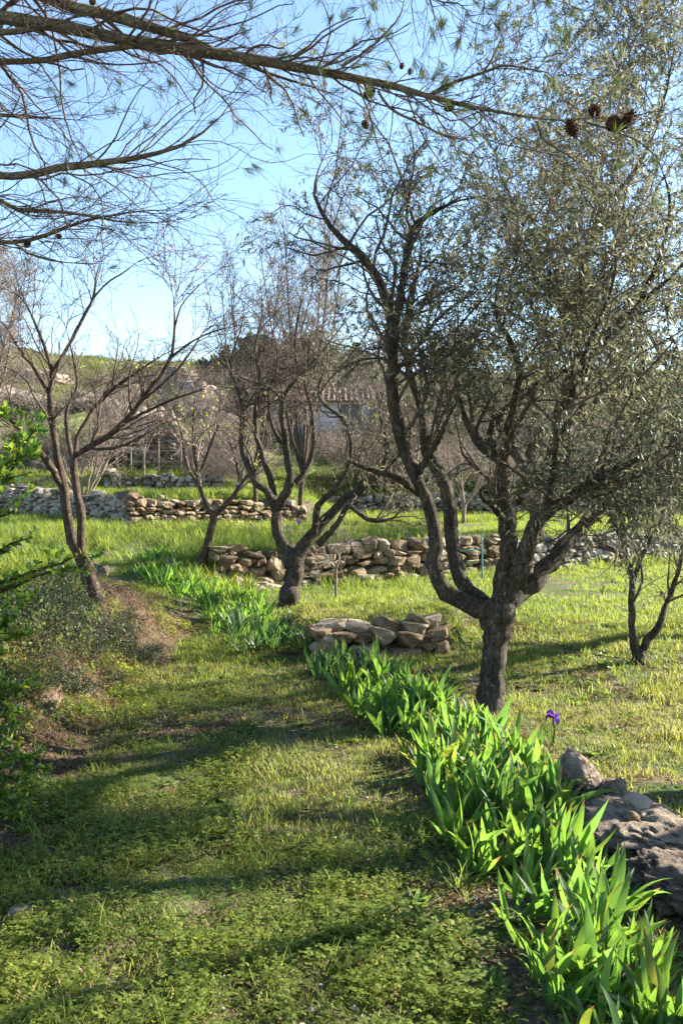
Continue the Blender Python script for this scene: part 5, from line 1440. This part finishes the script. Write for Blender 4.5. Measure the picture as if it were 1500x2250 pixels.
def ground_cover():
    rng = np.random.default_rng(600)
    short = [tuft_mesh('turf', 10 + i, 34, .075, (.02, .065), .0038, M['grass'], .9) for i in range(5)]
    short += [clover_mesh('clover', 20 + i, 30, .08, M['clover'], (.006, .0115), (.006, .05)) for i in range(4)]
    def dens(x, y):
        b = bed_side(x, y)
        dd = .42 + 1.9 * patch(x, y, 1.1) + .9 * patch(x, y, 3.3, 5)
        dd = np.where(b < 0, dd + .3, dd)
        dd = np.where((np.abs(b) < .38) & (y < 8), dd - .75, dd)
        dd = np.where((x < -1.5) & (y > 4.3) & (y < 9.5), 0.0, dd)
        rp = np.hypot(x - BEDX[0, 0], 0)
        return np.where((x < -1.5) & (y > 4.3) & (y < 9.5), np.clip(.38 + 1.3 * patch(x, y, 1.8, 30), 0.03, .9), np.clip(dd, 0.06, 1))
    x, y = sample(1.6, 9.5, dens, 24000, rng)
    n = len(x); z = H(x, y)
    left = (patch(x, y, .9, 50) + np.where(x < -.5, .3, -.2) - .12 * (y > 5)) > 0
    idx = np.where(left, rng.integers(5, 9, n), rng.integers(0, 5, n))
    idx = np.where(rng.random(n) < .5, rng.integers(0, 5, n), idx)
    gn_scatter('grass', short, np.stack([x, y, z], 1), align(x, y, rng), rng.uniform(.6, 1.25, n) * np.clip(1 + 1.1 * patch(x, y, 2.2, 41), .5, 1.7), idx)
    # mid and far lawn
    mid = [tuft_mesh('turf', 40 + i, 40, .14, (.04, .10), .006, M['tall_grass'], .8) for i in range(4)]
    def dm(x, y):
        b = bed_side(x, y)
        dd = .65 + 1.3 * patch(x, y, .6, 9)
        dd = np.where(np.abs(y - ml_y(x) - .1) < .2, 0, dd)
        dd = dd * S(5.5, 8.5, y)
        dd = np.where((x < -1.5) & (y < 9.5), .05, dd)
        return np.clip(dd, 0.0, 1)
    x, y = sample(5.5, 26, dm, 30000, rng, 1.5)
    n = len(x)
    gn_scatter('meadow_grass', mid, np.stack([x, y, H(x, y)], 1), align(x, y, rng), rng.uniform(.6, 1.2, n), rng.integers(0, 4, n))
    tall = [tuft_mesh('tall_grass', 60 + i, 34, .14, (.16, .34), .010, M['tall_grass'], .55, 4) for i in range(4)]
    def dt(x, y):
        dd = np.zeros_like(x)
        t = y - ml_y(x)
        dd = np.where((t < -.05) & (t > -.9) & (x > -1.6), .14, dd)                   # foot of the middle wall
        dd = np.where((t > .35) & (t < 3.2) & (x > -2) & (x < 2), .75, dd)           # top of it
        b = bed_side(x, y)
        dd = np.where((y > 9.8) & (y < 17) & (b > -.1) & (b < 1.3) & (x < -1.3), .85, dd)
        tb = y - bw_y(x)
        dd = np.where((tb < -.3) & (tb > -1.8), .3, dd)
        dd = np.where((tb > .4) & (tb < 2.0) & (x < -1), .5, dd)
        dd = np.where((x < -3.6) & (y > 11) & (tb < 0), .5, dd)
        dd = np.where((y > 20) & (tb > 2), .25, dd)
        dd = dd * (.55 + 1.6 * (patch(x, y, .8, 3) + .25))
        return np.clip(dd, 0, 1)
    x, y = sample(9, 29, dt, 30000, rng, 1.5)
    n = len(x)
    gn_scatter('tall_grass', tall, np.stack([x, y, H(x, y)], 1), align(x, y, rng), rng.uniform(.5, 1.05, n), rng.integers(0, 4, n))
    # tufts of longer grass in the near lawn
    nt_ = [tuft_mesh('grass_tuft', 80 + i, 26, .035, (.06, .16), .0045, M['tall_grass'], .7, 4) for i in range(4)]
    def dn(x, y): return np.where(patch(x, y, 1.4, 77) > .2, .8, .02) * np.where((x < -1.5), .3, 1)
    x, y = sample(1.8, 9, dn, 2600, rng); n = len(x)
    gn_scatter('grass_tufts', nt_, np.stack([x, y, H(x, y)], 1), align(x, y, rng), rng.uniform(.4, 1.0, n), rng.integers(0, 4, n))
    def weed(seed):
        r_ = np.random.default_rng(seed); k = 22
        p_ = r_.normal(size=(k, 3)) * [.012, .012, 0] + [0, 0, .004]; a_ = r_.random(k) * 6.28; u_ = r_.uniform(.15, .8, k)
        v, f, rr_ = blades(p_, norm(np.stack([np.cos(a_), np.sin(a_), u_], 1)), r_, (.03, .075), .34, 2)
        return mesh_np('weeds', v, f, M['weed'], rr_)
    wd = [weed(700 + i) for i in range(4)]
    x, y = sample(1.8, 9, lambda x, y: np.clip(.1 + 1.4 * patch(x, y, 1.7, 90), 0, 1), 2200, rng); n = len(x)
    gn_scatter('weeds', wd, np.stack([x, y, H(x, y)], 1), align(x, y, rng), rng.uniform(.4, 1.1, n), rng.integers(0, 4, n))
    # dry leaves, soil crumbs and pebbles
    lit = [litter_mesh('dry_leaves', 90 + i, 22, .09, M['dry_leaf']) for i in range(4)]
    def dl(x, y):
        dd = .12 + .9 * np.clip(-patch(x, y, 1.1), 0, 1)
        b = bed_side(x, y)
        dd = np.where((x < -1.35) & (y > 4.5) & (y < 9.8), .35 + 1.2 * (patch(x, y, 1.5, 8) + .2), dd)
        dd = np.where((np.abs(b) < .5) & (y < 8), dd + .3, dd)
        return np.clip(dd, 0, 1)
    x, y = sample(1.7, 10, dl, 14000, rng); n = len(x)
    gn_scatter('leaf_litter', lit, np.stack([x, y, H(x, y)], 1), align(x, y, rng), rng.uniform(.6, 1.3, n), rng.integers(0, 4, n))
    pb = [pebble_mesh('gravel', 95 + i, 8, .12, M['stone_grey']) for i in range(3)]
    x, y = sample(1.7, 9, lambda x, y: .25 + np.clip(-patch(x, y, 1.1), 0, 1), 1500, rng); n = len(x)
    gn_scatter('gravel', pb, np.stack([x, y, H(x, y)], 1), align(x, y, rng), rng.uniform(.4, 1.2, n), rng.integers(0, 3, n))
    tw_ = [tube_mesh('fallen_twigs', [(np.cumsum(np.concatenate([rng.uniform(-.08, .08, (6, 1, 3)) * [1, 1, 0] + [0, 0, .006], rng.normal(size=(6, 4, 3)) * [.012, .012, .002] + rng.normal(size=(6, 1, 3)) * [.025, .025, 0]], 1), 1), np.full((6, 5), .0018))], 4, M['brown_bark']) for i in range(3)]
    x, y = sample(1.7, 9, lambda x, y: .5 + 0 * x, 700, rng); n = len(x)
    gn_scatter('fallen_twigs', tw_, np.stack([x, y, H(x, y)], 1), align(x, y, rng), rng.uniform(.5, 1.4, n), rng.integers(0, 3, n))
    # hillside turf
    hill = [tuft_mesh('hill_turf', 140 + i, 40, .5, (.12, .35), .03, M['hill_grass'], .7, 2) for i in range(3)]
    x, y = sample(26, 62, lambda x, y: np.clip(.5 + 1.6 * patch(x, y, .3, 13), 0, 1), 16000, rng, 2); n = len(x)
    gn_scatter('hillside_grass', hill, np.stack([x, y, H(x, y)], 1), align(x, y, rng), rng.uniform(.5, 1.1, n), rng.integers(0, 3, n))
ground_cover()
